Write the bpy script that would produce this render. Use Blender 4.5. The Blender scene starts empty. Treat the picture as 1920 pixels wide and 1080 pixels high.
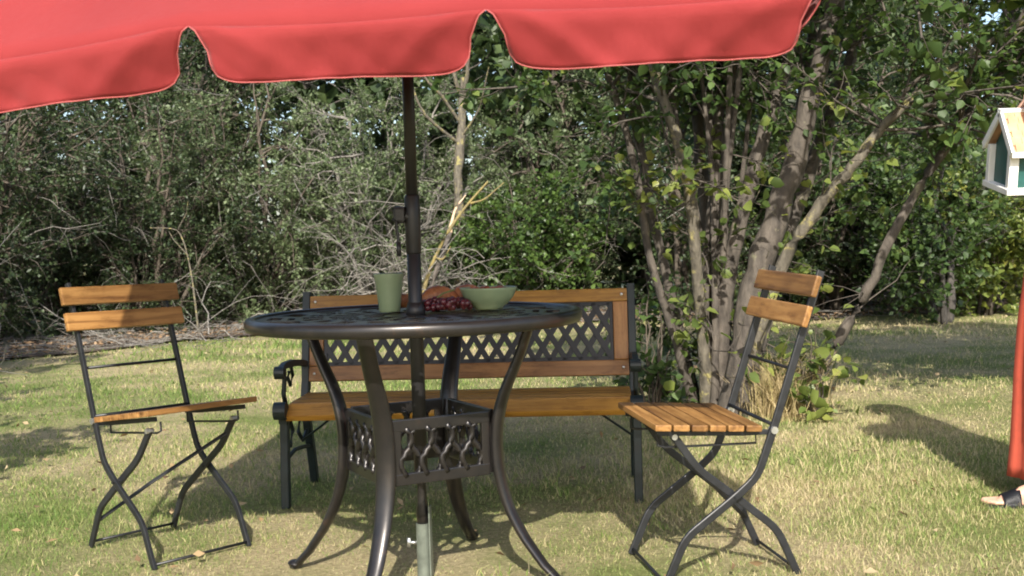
import bpy, bmesh, math, random
import numpy as np
from mathutils import Vector, Matrix, Euler
PI = math.pi
R = math.radians
random.seed(7)

# ------------------------------------------------------------------ camera, sky, sun, exposure
sc = bpy.context.scene
col = sc.collection
cam_d = bpy.data.cameras.new('camera')
cam_d.sensor_width = 36.0
cam_d.lens = 36.0 * 2200 / 1920
cam_d.clip_start = 0.05
cam_d.clip_end = 500
cam = bpy.data.objects.new('camera', cam_d)
col.objects.link(cam)
pit, rol = R(2.5), R(1.72)
fw = Vector((0, math.cos(pit), -math.sin(pit)))
up = Vector((0, math.sin(pit), math.cos(pit)))
rt = Vector((1, 0, 0))
r2 = rt * math.cos(rol) - up * math.sin(rol)
u2 = up * math.cos(rol) + rt * math.sin(rol)
m3 = Matrix((r2, u2, -fw)).transposed()
cam.matrix_world = Matrix.Translation((0, 0, .94)) @ m3.to_4x4()
cam_d.dof.use_dof = True
cam_d.dof.focus_distance = 4.6
cam_d.dof.aperture_fstop = 8.0
sc.camera = cam

SUN_EL = R(37.5)
SUN_AZ = R(180.5)          # where the sun stands, clockwise from +Y: behind the camera
world = bpy.data.worlds.new('World')
sc.world = world
world.use_nodes = True
wn = world.node_tree.nodes
wl = world.node_tree.links
bg = wn['Background']
sky = wn.new('ShaderNodeTexSky')
sky.sky_type = 'NISHITA'
sky.sun_disc = False
sky.sun_elevation = SUN_EL
sky.sun_rotation = SUN_AZ
sky.air_density = 1.0
sky.dust_density = 2.0
wl.new(sky.outputs[0], bg.inputs[0])
bg.inputs[1].default_value = 0.15
sd = bpy.data.lights.new('sun', 'SUN')
sd.energy = 4.5
sd.angle = R(0.55)
sd.color = (1.0, .94, .84)
sun = bpy.data.objects.new('sun', sd)
col.objects.link(sun)
tosun = Vector((math.sin(SUN_AZ) * math.cos(SUN_EL), math.cos(SUN_AZ) * math.cos(SUN_EL), math.sin(SUN_EL)))
sun.rotation_euler = tosun.to_track_quat('Z', 'Y').to_euler()
sun.location = (0, -6, 9)
sc.view_settings.view_transform = 'Standard'
sc.view_settings.look = 'None'
sc.view_settings.exposure = 0.85
sc.view_settings.gamma = 1.0
sc.view_settings.use_curve_mapping = False
sc.cycles.max_bounces = 8
sc.cycles.transparent_max_bounces = 8
sc.cycles.use_denoising = True
sc.cycles.filter_width = 1.9

# ------------------------------------------------------------------ helpers
def tag(o, label=None, cat=None, group=None, kind=None):
    if label: o['label'] = label
    if cat: o['category'] = cat
    if group: o['group'] = group
    if kind: o['kind'] = kind
    return o

def empty(name, loc=(0, 0, 0), rot=(0, 0, 0)):
    o = bpy.data.objects.new(name, None)
    o.location = loc
    o.rotation_euler = rot
    o.empty_display_size = .1
    col.objects.link(o)
    return o

def link(name, me, mat=None, parent=None, loc=None, rot=None, smooth=False):
    if mat is not None and not me.materials:
        me.materials.append(mat)
    if smooth:
        me.polygons.foreach_set('use_smooth', np.ones(len(me.polygons), bool))
    o = bpy.data.objects.new(name, me)
    col.objects.link(o)
    if parent: o.parent = parent
    if loc is not None: o.location = loc
    if rot is not None: o.rotation_euler = rot
    return o

def np_mesh(name, V, T, attrs=None):
    """V (n,3), T (m,3) or (m,4)."""
    V = np.asarray(V, np.float32); T = np.asarray(T, np.int32)
    me = bpy.data.meshes.new(name)
    k = T.shape[1]
    me.vertices.add(len(V)); me.vertices.foreach_set('co', V.ravel())
    me.loops.add(T.size); me.loops.foreach_set('vertex_index', T.ravel())
    me.polygons.add(len(T)); me.polygons.foreach_set('loop_start', np.arange(0, T.size, k, dtype=np.int32))
    me.update(calc_edges=True)
    me.validate()
    return me

class MB:
    """collects shapes into one bmesh"""
    def __init__(s): s.bm = bmesh.new()
    def box(s, c, d, rot=None, bev=0.0):
        m = Matrix.Translation(c)
        if rot is not None: m = m @ (Euler(rot).to_matrix().to_4x4() if not isinstance(rot, Matrix) else rot)
        m = m @ Matrix.Diagonal((d[0], d[1], d[2], 1))
        g = bmesh.ops.create_cube(s.bm, size=1, matrix=m)
        if bev > 0:
            es = list({e for v in g['verts'] for e in v.link_edges})
            bmesh.ops.bevel(s.bm, geom=es, offset=bev, segments=2, affect='EDGES', profile=.6)
        return s
    def tube(s, pts, rad, n=8, cap=True, sx=1.0, ref=None, closed=False):
        """round or flattened bar along pts; rad float or list; sx flattens along the ref axis"""
        pts = [Vector(p) for p in pts]; N = len(pts)
        if not hasattr(rad, '__len__'): rad = [rad] * N
        rings = []
        for i, p in enumerate(pts):
            a = pts[i - 1] if (i > 0 or closed) else pts[i]
            b = pts[(i + 1) % N] if (i < N - 1 or closed) else pts[i]
            t = (b - a).normalized()
            rf = Vector(ref) if ref else (Vector((0, 0, 1)) if abs(t.z) < .9 else Vector((0, 1, 0)))
            u = (rf - t * rf.dot(t))
            u = u.normalized() if u.length > 1e-5 else t.orthogonal().normalized()
            v = t.cross(u)
            rings.append([s.bm.verts.new(p + (u * math.cos(2 * PI * k / n) * sx + v * math.sin(2 * PI * k / n)) * rad[i]) for k in range(n)])
        for i in range(N if closed else N - 1):
            A, B = rings[i], rings[(i + 1) % N]
            for k in range(n):
                s.bm.faces.new((A[k], A[(k + 1) % n], B[(k + 1) % n], B[k]))
        if cap and not closed:
            s.bm.faces.new(rings[0][::-1]); s.bm.faces.new(rings[-1])
        return s
    def bar(s, pts, w, h, ref):
        """rectangular bar along pts: h along ref, w across"""
        pts = [Vector(p) for p in pts]; N = len(pts); rings = []
        for i, p in enumerate(pts):
            t = (pts[min(i + 1, N - 1)] - pts[max(i - 1, 0)]).normalized()
            rf = Vector(ref); u = (rf - t * rf.dot(t)).normalized(); v = t.cross(u)
            ww = w[i] if hasattr(w, '__len__') else w
            hh = h[i] if hasattr(h, '__len__') else h
            c = .22
            ring = []
            for a, b in ((-1, -1 + c), (-1 + c, -1), (1 - c, -1), (1, -1 + c), (1, 1 - c), (1 - c, 1), (-1 + c, 1), (-1, 1 - c)):
                ring.append(s.bm.verts.new(p + v * (a * ww / 2) + u * (b * hh / 2)))
            rings.append(ring)
        for i in range(N - 1):
            for k in range(8):
                s.bm.faces.new((rings[i][k], rings[i][(k + 1) % 8], rings[i + 1][(k + 1) % 8], rings[i + 1][k]))
        s.bm.faces.new(rings[0][::-1]); s.bm.faces.new(rings[-1])
        return s
    def lathe(s, prof, n=32, c=(0, 0, 0), closed=False):
        rings = []
        for r, z in prof:
            if r < 1e-5:
                rings.append([s.bm.verts.new((c[0], c[1], c[2] + z))])
            else:
                rings.append([s.bm.verts.new((c[0] + r * math.cos(2 * PI * k / n), c[1] + r * math.sin(2 * PI * k / n), c[2] + z)) for k in range(n)])
        if closed: rings.append(rings[0])
        for A, B in zip(rings[:-1], rings[1:]):
            if len(A) == 1 and len(B) == 1: continue
            for k in range(n):
                k2 = (k + 1) % n
                if len(A) == 1: s.bm.faces.new((A[0], B[k2], B[k]))
                elif len(B) == 1: s.bm.faces.new((A[k], A[k2], B[0]))
                else: s.bm.faces.new((A[k], A[k2], B[k2], B[k]))
        return s
    def ball(s, c, r, seg=10, ring=7, sc_=(1, 1, 1), rot=None):
        m = Matrix.Translation(c)
        if rot is not None: m = m @ rot.to_4x4()
        m = m @ Matrix.Diagonal((r * sc_[0], r * sc_[1], r * sc_[2], 1))
        bmesh.ops.create_uvsphere(s.bm, u_segments=seg, v_segments=ring, radius=1, matrix=m)
        return s
    def mesh(s, name):
        bmesh.ops.recalc_face_normals(s.bm, faces=s.bm.faces)
        me = bpy.data.meshes.new(name); s.bm.to_mesh(me); s.bm.free()
        return me
    def build(s, name, mat, parent=None, loc=None, rot=None, smooth=False, auto=None):
        me = s.mesh(name)
        o = link(name, me, mat, parent, loc, rot, smooth)
        if auto is not None:
            me.polygons.foreach_set('use_smooth', np.ones(len(me.polygons), bool))
            try: me.set_sharp_from_angle(angle=R(auto))
            except Exception: pass
        return o

# ------------------------------------------------------------------ materials
def mat(name):
    m = bpy.data.materials.new(name); m.use_nodes = True
    nt = m.node_tree
    return m, nt, nt.nodes['Principled BSDF'], nt.nodes['Material Output']

def N(nt, t, **kw):
    n = nt.nodes.new(t)
    for k, v in kw.items(): setattr(n, k, v)
    return n

def noise(nt, scale, detail=4, coord='Object', mapscale=None, rough=.55):
    tc = N(nt, 'ShaderNodeTexCoord')
    mp = N(nt, 'ShaderNodeMapping')
    nt.links.new(tc.outputs[coord], mp.inputs[0])
    if mapscale: mp.inputs['Scale'].default_value = mapscale
    nz = N(nt, 'ShaderNodeTexNoise')
    nz.inputs['Scale'].default_value = scale; nz.inputs['Detail'].default_value = detail
    nz.inputs['Roughness'].default_value = rough
    nt.links.new(mp.outputs[0], nz.inputs['Vector'])
    return nz

def ramp(nt, src, stops):
    r = N(nt, 'ShaderNodeValToRGB')
    el = r.color_ramp.elements
    while len(el) < len(stops): el.new(.5)
    for e, (p, c) in zip(el, stops):
        e.position = p; e.color = (*c, 1)
    nt.links.new(src, r.inputs[0])
    return r

def bump(nt, bsdf, src, strength=.3, dist=.002):
    b = N(nt, 'ShaderNodeBump')
    b.inputs['Strength'].default_value = strength; b.inputs['Distance'].default_value = dist
    nt.links.new(src, b.inputs['Height']); nt.links.new(b.outputs[0], bsdf.inputs['Normal'])

def mix(nt, a, b, fac, mode='MIX'):
    x = N(nt, 'ShaderNodeMix', data_type='RGBA', blend_type=mode)
    for s, v in ((6, a), (7, b)):
        if isinstance(v, tuple): x.inputs[s].default_value = (*v, 1)
        else: nt.links.new(v, x.inputs[s])
    if isinstance(fac, float): x.inputs[0].default_value = fac
    else: nt.links.new(fac, x.inputs[0])
    return x.outputs[2]

def wood(name, dark, mid, light, rough=.42):
    """oiled timber, grain along local X"""
    m, nt, b, o = mat(name)
    oi = N(nt, 'ShaderNodeObjectInfo')
    tc = N(nt, 'ShaderNodeTexCoord')
    add = N(nt, 'ShaderNodeVectorMath', operation='MULTIPLY_ADD')
    cmb = N(nt, 'ShaderNodeCombineXYZ')
    for i in range(3): nt.links.new(oi.outputs['Random'], cmb.inputs[i])
    add.inputs[1].default_value = (13, 17, 11)
    nt.links.new(cmb.outputs[0], add.inputs[0]); nt.links.new(tc.outputs['Object'], add.inputs[2])
    mp = N(nt, 'ShaderNodeMapping'); mp.inputs['Scale'].default_value = (1.4, 26, 26)
    nt.links.new(add.outputs[0], mp.inputs[0])
    nz = N(nt, 'ShaderNodeTexNoise'); nz.inputs['Scale'].default_value = 2.4; nz.inputs['Detail'].default_value = 6
    nz.inputs['Distortion'].default_value = .5
    nt.links.new(mp.outputs[0], nz.inputs['Vector'])
    rp = ramp(nt, nz.outputs[0], [(.28, dark), (.5, mid), (.74, light)])
    big = N(nt, 'ShaderNodeTexNoise'); big.inputs['Scale'].default_value = 5
    nt.links.new(add.outputs[0], big.inputs['Vector'])
    rb = ramp(nt, big.outputs[0], [(.35, (.74, .70, .68)), (.65, (1.08, 1.06, 1.04))])
    c = mix(nt, rp.outputs[0], rb.outputs[0], 1.0, 'MULTIPLY')
    dn = N(nt, 'ShaderNodeTexNoise'); dn.inputs['Scale'].default_value = 22; dn.inputs['Detail'].default_value = 8; dn.inputs['Roughness'].default_value = .75
    mp2 = N(nt, 'ShaderNodeMapping'); mp2.inputs['Scale'].default_value = (.45, 1.6, 1.6)
    nt.links.new(add.outputs[0], mp2.inputs[0]); nt.links.new(mp2.outputs[0], dn.inputs['Vector'])
    dr_ = ramp(nt, dn.outputs[0], [(.36, (.55, .50, .46)), (.50, (1, 1, 1))])
    c = mix(nt, c, dr_.outputs[0], .75, 'MULTIPLY')
    tint = N(nt, 'ShaderNodeHueSaturation')
    mr = N(nt, 'ShaderNodeMapRange'); mr.inputs[3].default_value = .82; mr.inputs[4].default_value = 1.12
    nt.links.new(oi.outputs['Random'], mr.inputs[0]); nt.links.new(mr.outputs[0], tint.inputs['Value'])
    nt.links.new(c, tint.inputs['Color'])
    nt.links.new(tint.outputs[0], b.inputs['Base Color'])
    b.inputs['Roughness'].default_value = rough
    b.inputs['Specular IOR Level'].default_value = .4
    bump(nt, b, nz.outputs[0], .25, .0015)
    return m

def paint(name, c, rough=.45, metal=0.0, var=.25, scale=30, bmp=.15):
    m, nt, b, o = mat(name)
    nz = noise(nt, scale, 5)
    k = 1 - var
    rp = ramp(nt, nz.outputs[0], [(.3, tuple(x * k for x in c)), (.7, tuple(min(1, x * (1 + var)) for x in c))])
    nt.links.new(rp.outputs[0], b.inputs['Base Color'])
    b.inputs['Metallic'].default_value = metal
    rr = N(nt, 'ShaderNodeMapRange'); rr.inputs[3].default_value = rough * .8; rr.inputs[4].default_value = rough * 1.25
    nt.links.new(nz.outputs[0], rr.inputs[0]); nt.links.new(rr.outputs[0], b.inputs['Roughness'])
    if bmp: bump(nt, b, nz.outputs[0], bmp, .0012)
    return m

def leafmat(name, cols, trans=.35, rough=.5, patch=1.3, yellow=None):
    """cols: dark, mid, light; random per leaf, with drifts of tone through the crown"""
    m, nt, b, o = mat(name)
    geo = N(nt, 'ShaderNodeNewGeometry')
    nz = noise(nt, patch, 3)
    ad = N(nt, 'ShaderNodeMath', operation='MULTIPLY_ADD')
    ad.inputs[1].default_value = .62
    nt.links.new(geo.outputs['Random Per Island'], ad.inputs[0])
    sb = N(nt, 'ShaderNodeMath', operation='MULTIPLY_ADD'); sb.inputs[1].default_value = 1.1; sb.inputs[2].default_value = -.36
    nt.links.new(nz.outputs[0], sb.inputs[0]); nt.links.new(sb.outputs[0], ad.inputs[2])
    stops = [(.1, cols[0]), (.45, cols[1]), (.85, cols[2])]
    if yellow: stops = [(.1, cols[0]), (.42, cols[1]), (.78, cols[2]), (.97, yellow)]
    rp = ramp(nt, ad.outputs[0], stops)
    nt.links.new(rp.outputs[0], b.inputs['Base Color'])
    b.inputs['Roughness'].default_value = rough
    b.inputs['Specular IOR Level'].default_value = .45
    tr = N(nt, 'ShaderNodeBsdfTranslucent')
    hs = N(nt, 'ShaderNodeHueSaturation'); hs.inputs['Hue'].default_value = .485; hs.inputs['Saturation'].default_value = 1.1; hs.inputs['Value'].default_value = 1.5
    nt.links.new(rp.outputs[0], hs.inputs['Color']); nt.links.new(hs.outputs[0], tr.inputs[0])
    mx = N(nt, 'ShaderNodeMixShader'); mx.inputs[0].default_value = trans
    nt.links.new(b.outputs[0], mx.inputs[1]); nt.links.new(tr.outputs[0], mx.inputs[2])
    nt.links.new(mx.outputs[0], o.inputs[0])
    return m

def barkmat(name, dark, light, lichen=None, amt=.62, scale=9):
    m, nt, b, o = mat(name)
    nz = noise(nt, scale * 3, 6, mapscale=(1, 1, .35))
    rp = ramp(nt, nz.outputs[0], [(.3, dark), (.7, light)])
    c = rp.outputs[0]
    if lichen:
        n2 = noise(nt, scale, 5, rough=.7)
        r2_ = ramp(nt, n2.outputs[0], [(amt - .04, (0, 0, 0)), (amt + .05, (1, 1, 1))])
        c = mix(nt, c, lichen, r2_.outputs[0])
    nt.links.new(c, b.inputs['Base Color'])
    b.inputs['Roughness'].default_value = .85
    bump(nt, b, nz.outputs[0], .9, .014)
    return m

M = {}
M['chair_wood'] = wood('oiled_acacia', (.14, .064, .021), (.28, .145, .046), (.39, .22, .077))
M['bench_wood'] = wood('varnished_pine', (.27, .125, .020), (.43, .215, .034), (.52, .28, .055))
M['bench_wood_red'] = wood('varnished_brown_wood', (.21, .095, .030), (.33, .16, .052), (.42, .22, .078))
M['black'] = paint('black_powder_coat', (.014, .015, .017), .42, 0, .3)
M['green_black'] = paint('dark_green_cast_iron', (.012, .020, .021), .45, .1, .3)
M['lattice'] = paint('black_plastic_lattice', (.02, .021, .024), .5, 0, .2)
M['steel'] = paint('zinc_steel', (.62, .62, .60), .35, .9, .15)
M['sleeve'] = paint('grey_green_paint', (.15, .17, .14), .4, .3, .25)
M['pole'] = paint('charcoal_pole', (.030, .029, .030), .42, .3, .15, bmp=.03)
M['ceramic'] = paint('sage_green_stoneware', (.235, .30, .175), .3, 0, .08, 14, .03)
M['white_wood'] = paint('white_painted_wood', (.78, .77, .73), .5, 0, .06)
M['teal'] = paint('dark_teal_paint', (.018, .085, .075), .45, 0, .2)
M['shingle'] = paint('tan_cedar', (.50, .29, .16), .7, 0, .3, 18)
M['grape'] = paint('dark_red_grape', (.075, .012, .016), .28, 0, .5, 45, 0)
M['stalk'] = paint('grape_stalk', (.16, .17, .05), .6, 0, .3)
M['pastry'] = paint('baked_crust', (.36, .14, .055), .5, 0, .5, 24, .4)
M['berries'] = paint('red_brown_fruit', (.24, .06, .03), .4, 0, .4, 30, .2)
M['soil'] = paint('soil', (.09, .065, .045), .9, 0, .4, 12, .6)
M['skin'] = paint('skin', (.62, .37, .26), .5, 0, .06, 20, .05)
M['dress'] = paint('red_orange_cloth', (.60, .10, .055), .8, 0, .08, 40, .1)
M['hair'] = paint('brown_hair', (.06, .035, .02), .5, 0, .3, 60, .5)
M['sandal'] = paint('black_sandal', (.015, .017, .022), .5, 0, .2)

def bronze():
    m, nt, b, o = mat('brushed_bronze_cast_aluminium')
    nz = noise(nt, 16, 6, rough=.65)
    rp = ramp(nt, nz.outputs[0], [(.32, (.020, .019, .020)), (.62, (.032, .028, .026)), (.85, (.10, .055, .036))])
    nt.links.new(rp.outputs[0], b.inputs['Base Color'])
    b.inputs['Metallic'].default_value = .55
    b.inputs['Roughness'].default_value = .33
    b.inputs['Coat Weight'].default_value = .25
    b.inputs['Coat Roughness'].default_value = .25
    n2 = noise(nt, 220, 3)
    bump(nt, b, n2.outputs[0], .12, .001)
    return m
M['bronze'] = bronze()

def fabric():
    m, nt, b, o = mat('red_canopy_cloth')
    nz = noise(nt, 3.5, 4)
    rp = ramp(nt, nz.outputs[0], [(.3, (.275, .025, .026)), (.7, (.32, .033, .033))])
    nt.links.new(rp.outputs[0], b.inputs['Base Color'])
    b.inputs['Roughness'].default_value = .7
    b.inputs['Specular IOR Level'].default_value = .3
    b.inputs['Sheen Weight'].default_value = .2
    b.inputs['Sheen Roughness'].default_value = .4
    n2 = noise(nt, 900, 2); n3 = noise(nt, 9, 6, mapscale=(1, 1, .45))
    ad = N(nt, 'ShaderNodeMath', operation='MULTIPLY_ADD'); ad.inputs[1].default_value = 6.0
    nt.links.new(n3.outputs[0], ad.inputs[0]); nt.links.new(n2.outputs[0], ad.inputs[2])
    bump(nt, b, ad.outputs[0], .4, .006)
    tr = N(nt, 'ShaderNodeBsdfTranslucent'); tr.inputs[0].default_value = (.60, .06, .05, 1)
    mx = N(nt, 'ShaderNodeMixShader'); mx.inputs[0].default_value = .22
    nt.links.new(b.outputs[0], mx.inputs[1]); nt.links.new(tr.outputs[0], mx.inputs[2])
    nt.links.new(mx.outputs[0], o.inputs[0])
    return m
M['fabric'] = fabric()
M['hem'] = paint('red_hem_binding', (.40, .09, .085), .7, 0, .1)

def lawn_ground():
    m, nt, b, o = mat('lawn_soil_and_thatch')
    big = noise(nt, .9, 5, rough=.6)
    fine = noise(nt, 60, 8, rough=.78)
    c1 = ramp(nt, fine.outputs[0], [(.3, (.16, .125, .07)), (.5, (.36, .30, .17)), (.72, (.56, .47, .29))])
    c2 = ramp(nt, fine.outputs[0], [(.3, (.09, .105, .035)), (.55, (.20, .22, .08)), (.78, (.36, .35, .16))])
    f = ramp(nt, big.outputs[0], [(.42, (0, 0, 0)), (.60, (1, 1, 1))])
    nt.links.new(mix(nt, c1.outputs[0], c2.outputs[0], f.outputs[0]), b.inputs['Base Color'])
    b.inputs['Roughness'].default_value = .95
    b.inputs['Specular IOR Level'].default_value = .1
    bump(nt, b, fine.outputs[0], .8, .02)
    return m
M['lawn'] = lawn_ground()

def grass_mat(name, dry, green, bias):
    m, nt, b, o = mat(name)
    geo = N(nt, 'ShaderNodeNewGeometry')
    big = noise(nt, .9, 5, rough=.6)
    s = N(nt, 'ShaderNodeMath', operation='MULTIPLY_ADD'); s.inputs[1].default_value = .45; s.inputs[2].default_value = bias
    nt.links.new(geo.outputs['Random Per Island'], s.inputs[0])
    ad0 = N(nt, 'ShaderNodeMath', operation='ADD')
    nt.links.new(s.outputs[0], ad0.inputs[0]); nt.links.new(big.outputs[0], ad0.inputs[1])
    tcx = N(nt, 'ShaderNodeTexCoord'); sx_ = N(nt, 'ShaderNodeSeparateXYZ'); nt.links.new(tcx.outputs['Object'], sx_.inputs[0])
    gx_ = N(nt, 'ShaderNodeMapRange'); gx_.inputs[1].default_value = -3; gx_.inputs[2].default_value = 2.5; gx_.inputs[3].default_value = .16; gx_.inputs[4].default_value = -.08
    nt.links.new(sx_.outputs[0], gx_.inputs[0])
    ad = N(nt, 'ShaderNodeMath', operation='ADD')
    nt.links.new(ad0.outputs[0], ad.inputs[0]); nt.links.new(gx_.outputs[0], ad.inputs[1])
    rp = ramp(nt, ad.outputs[0], [(.40, dry[0]), (.56, dry[1]), (.68, green[0]), (.9, green[1])])
    nt.links.new(rp.outputs[0], b.inputs['Base Color'])
    b.inputs['Roughness'].default_value = .6
    b.inputs['Specular IOR Level'].default_value = .25
    tr = N(nt, 'ShaderNodeBsdfTranslucent'); nt.links.new(rp.outputs[0], tr.inputs[0])
    mx = N(nt, 'ShaderNodeMixShader'); mx.inputs[0].default_value = .3
    nt.links.new(b.outputs[0], mx.inputs[1]); nt.links.new(tr.outputs[0], mx.inputs[2])
    nt.links.new(mx.outputs[0], o.inputs[0])
    return m
M['grass'] = grass_mat('mown_grass_blades', ((.57, .475, .29), (.46, .415, .20)), ((.25, .31, .09), (.115, .195, .042)), -.11)
M['straw'] = grass_mat('tall_dry_grass', ((.50, .40, .22), (.44, .36, .17)), ((.30, .30, .11), (.18, .22, .06)), -.32)

M['leaf_grey'] = leafmat('small_grey_green_leaves', ((.044, .068, .027), (.10, .142, .060), (.19, .235, .118)), .3, .5)
M['leaf_dark'] = leafmat('small_dark_green_leaves', ((.014, .026, .010), (.036, .060, .022), (.085, .118, .048)), .25, .45)
M['leaf_ivy'] = leafmat('glossy_bramble_leaves', ((.022, .045, .012), (.055, .10, .024), (.12, .19, .045)), .3, .4)
M['leaf_hazel'] = leafmat('broad_hazel_leaves', ((.022, .045, .014), (.05, .09, .024), (.10, .16, .042)), .35, .5, 1.6, (.24, .27, .055))
M['leaf_wood'] = leafmat('woodland_leaves', ((.020, .036, .014), (.045, .075, .026), (.10, .14, .05)), .35, .5, .6)
M['leaf_bright'] = leafmat('yellow_green_leaves', ((.05, .08, .02), (.12, .17, .04), (.24, .28, .07)), .4, .45, 1.6, (.36, .34, .08))
M['twig_grey'] = barkmat('grey_dead_twigs', (.10, .092, .08), (.27, .25, .22))
M['twig_brown'] = barkmat('brown_twigs', (.05, .04, .03), (.13, .105, .08))
M['twig_yellow'] = barkmat('lichen_yellow_twigs', (.13, .11, .065), (.30, .235, .075))
M['bark'] = barkmat('grey_brown_bark', (.036, .030, .025), (.125, .105, .085), (.21, .20, .12), .66)
M['bark_lichen'] = barkmat('lichened_bark', (.06, .052, .040), (.165, .145, .11), (.29, .255, .10), .58, 14)
M['bark_dark'] = barkmat('dark_bark', (.03, .026, .022), (.09, .08, .068))
M['cut_wood'] = paint('split_pale_wood', (.58, .42, .28), .7, 0, .3, 25)

# ------------------------------------------------------------------ vegetation generators (numpy)
def tubes_np(P, rad, ns):
    """P (N,K,3), rad (N,K) -> verts, quads"""
    Np, K, _ = P.shape
    t = np.gradient(P, axis=1)
    t /= np.linalg.norm(t, axis=2, keepdims=True) + 1e-9
    ref = np.where(np.abs(t[..., 2:3]) < .85, np.array([0, 0, 1.]), np.array([1., 0, 0]))
    u = np.cross(t, ref); u /= np.linalg.norm(u, axis=2, keepdims=True) + 1e-9
    v = np.cross(t, u)
    a = np.arange(ns) * 2 * PI / ns
    V = P[:, :, None, :] + rad[:, :, None, None] * (u[:, :, None, :] * np.cos(a)[None, None, :, None] + v[:, :, None, :] * np.sin(a)[None, None, :, None])
    idx = np.arange(Np * K * ns).reshape(Np, K, ns)
    A = idx[:, :-1, :]; B = idx[:, 1:, :]
    Q = np.stack([A, np.roll(A, -1, 2), np.roll(B, -1, 2), B], -1).reshape(-1, 4)
    return V.reshape(-1, 3), Q

def cat(parts):
    Vs, Qs, o = [], [], 0
    for V, Q in parts:
        Vs.append(V); Qs.append(Q + o); o += len(V)
    return np.concatenate(Vs), np.concatenate(Qs)

def leaves_np(rng, C, D, L, W, up=.5, broad=False):
    """C centres, D axis dirs; returns verts, tris. Folded diamonds, or six-point ovate leaves."""
    n = len(C)
    D = D / (np.linalg.norm(D, axis=1, keepdims=True) + 1e-9)
    nr = rng.normal(size=(n, 3)); nr[:, 2] += up * 2
    nr -= D * (nr * D).sum(1, keepdims=True); nr /= np.linalg.norm(nr, axis=1, keepdims=True) + 1e-9
    s = np.cross(D, nr)
    L = L[:, None]; W = W[:, None]
    if not broad:
        V = np.stack([C, C + D * L * .45 + s * W * .5 + nr * W * .18, C + D * L, C + D * L * .45 - s * W * .5 + nr * W * .18], 1)
        b = np.arange(n)[:, None] * 4
        T = np.concatenate([b + [0, 1, 2], b + [0, 2, 3]], 0)
    else:
        dr = np.array([0, 0, -1.]) * L * .16
        V = np.stack([C, C + D * L * .3 + s * W * .5 + nr * W * .15, C + D * L * .68 + s * W * .42 + nr * W * .1 + dr * .3,
                      C + D * L + dr, C + D * L * .68 - s * W * .42 + nr * W * .1 + dr * .3, C + D * L * .3 - s * W * .5 + nr * W * .15,
                      C + D * L * .5 - nr * W * .04], 1)
        b = np.arange(n)[:, None] * 7
        T = np.concatenate([b + [0, 1, 6], b + [1, 2, 6], b + [2, 3, 6], b + [3, 4, 6], b + [4, 5, 6], b + [5, 0, 6]], 0)
    return V.reshape(-1, 3), T

def unit(v): return v / (np.linalg.norm(v, axis=-1, keepdims=True) + 1e-9)

def grow(rng, S, Dr, length, K, wob, droop=0.0):
    """paths from S along Dr with wobble; returns (N,K,3)"""
    n = len(S)
    P = np.zeros((n, K, 3)); P[:, 0] = S
    d = unit(Dr)
    st = (length / (K - 1))[:, None]
    for k in range(1, K):
        d = unit(d + rng.normal(size=(n, 3)) * wob + np.array([0, 0, -droop]))
        P[:, k] = P[:, k - 1] + d * st
    P[:, :, 2] = np.maximum(P[:, :, 2], .02)
    return P

def on_paths(rng, P, n, lo=.2, hi=1.0):
    i = rng.integers(0, len(P), n); K = P.shape[1]
    t = (lo + (hi - lo) * rng.random(n)) * (K - 1)
    k = np.minimum(t.astype(int), K - 2); f = (t - k)[:, None]
    a, b = P[i, k], P[i, k + 1]
    return a * (1 - f) + b * f, unit(b - a), i

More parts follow.
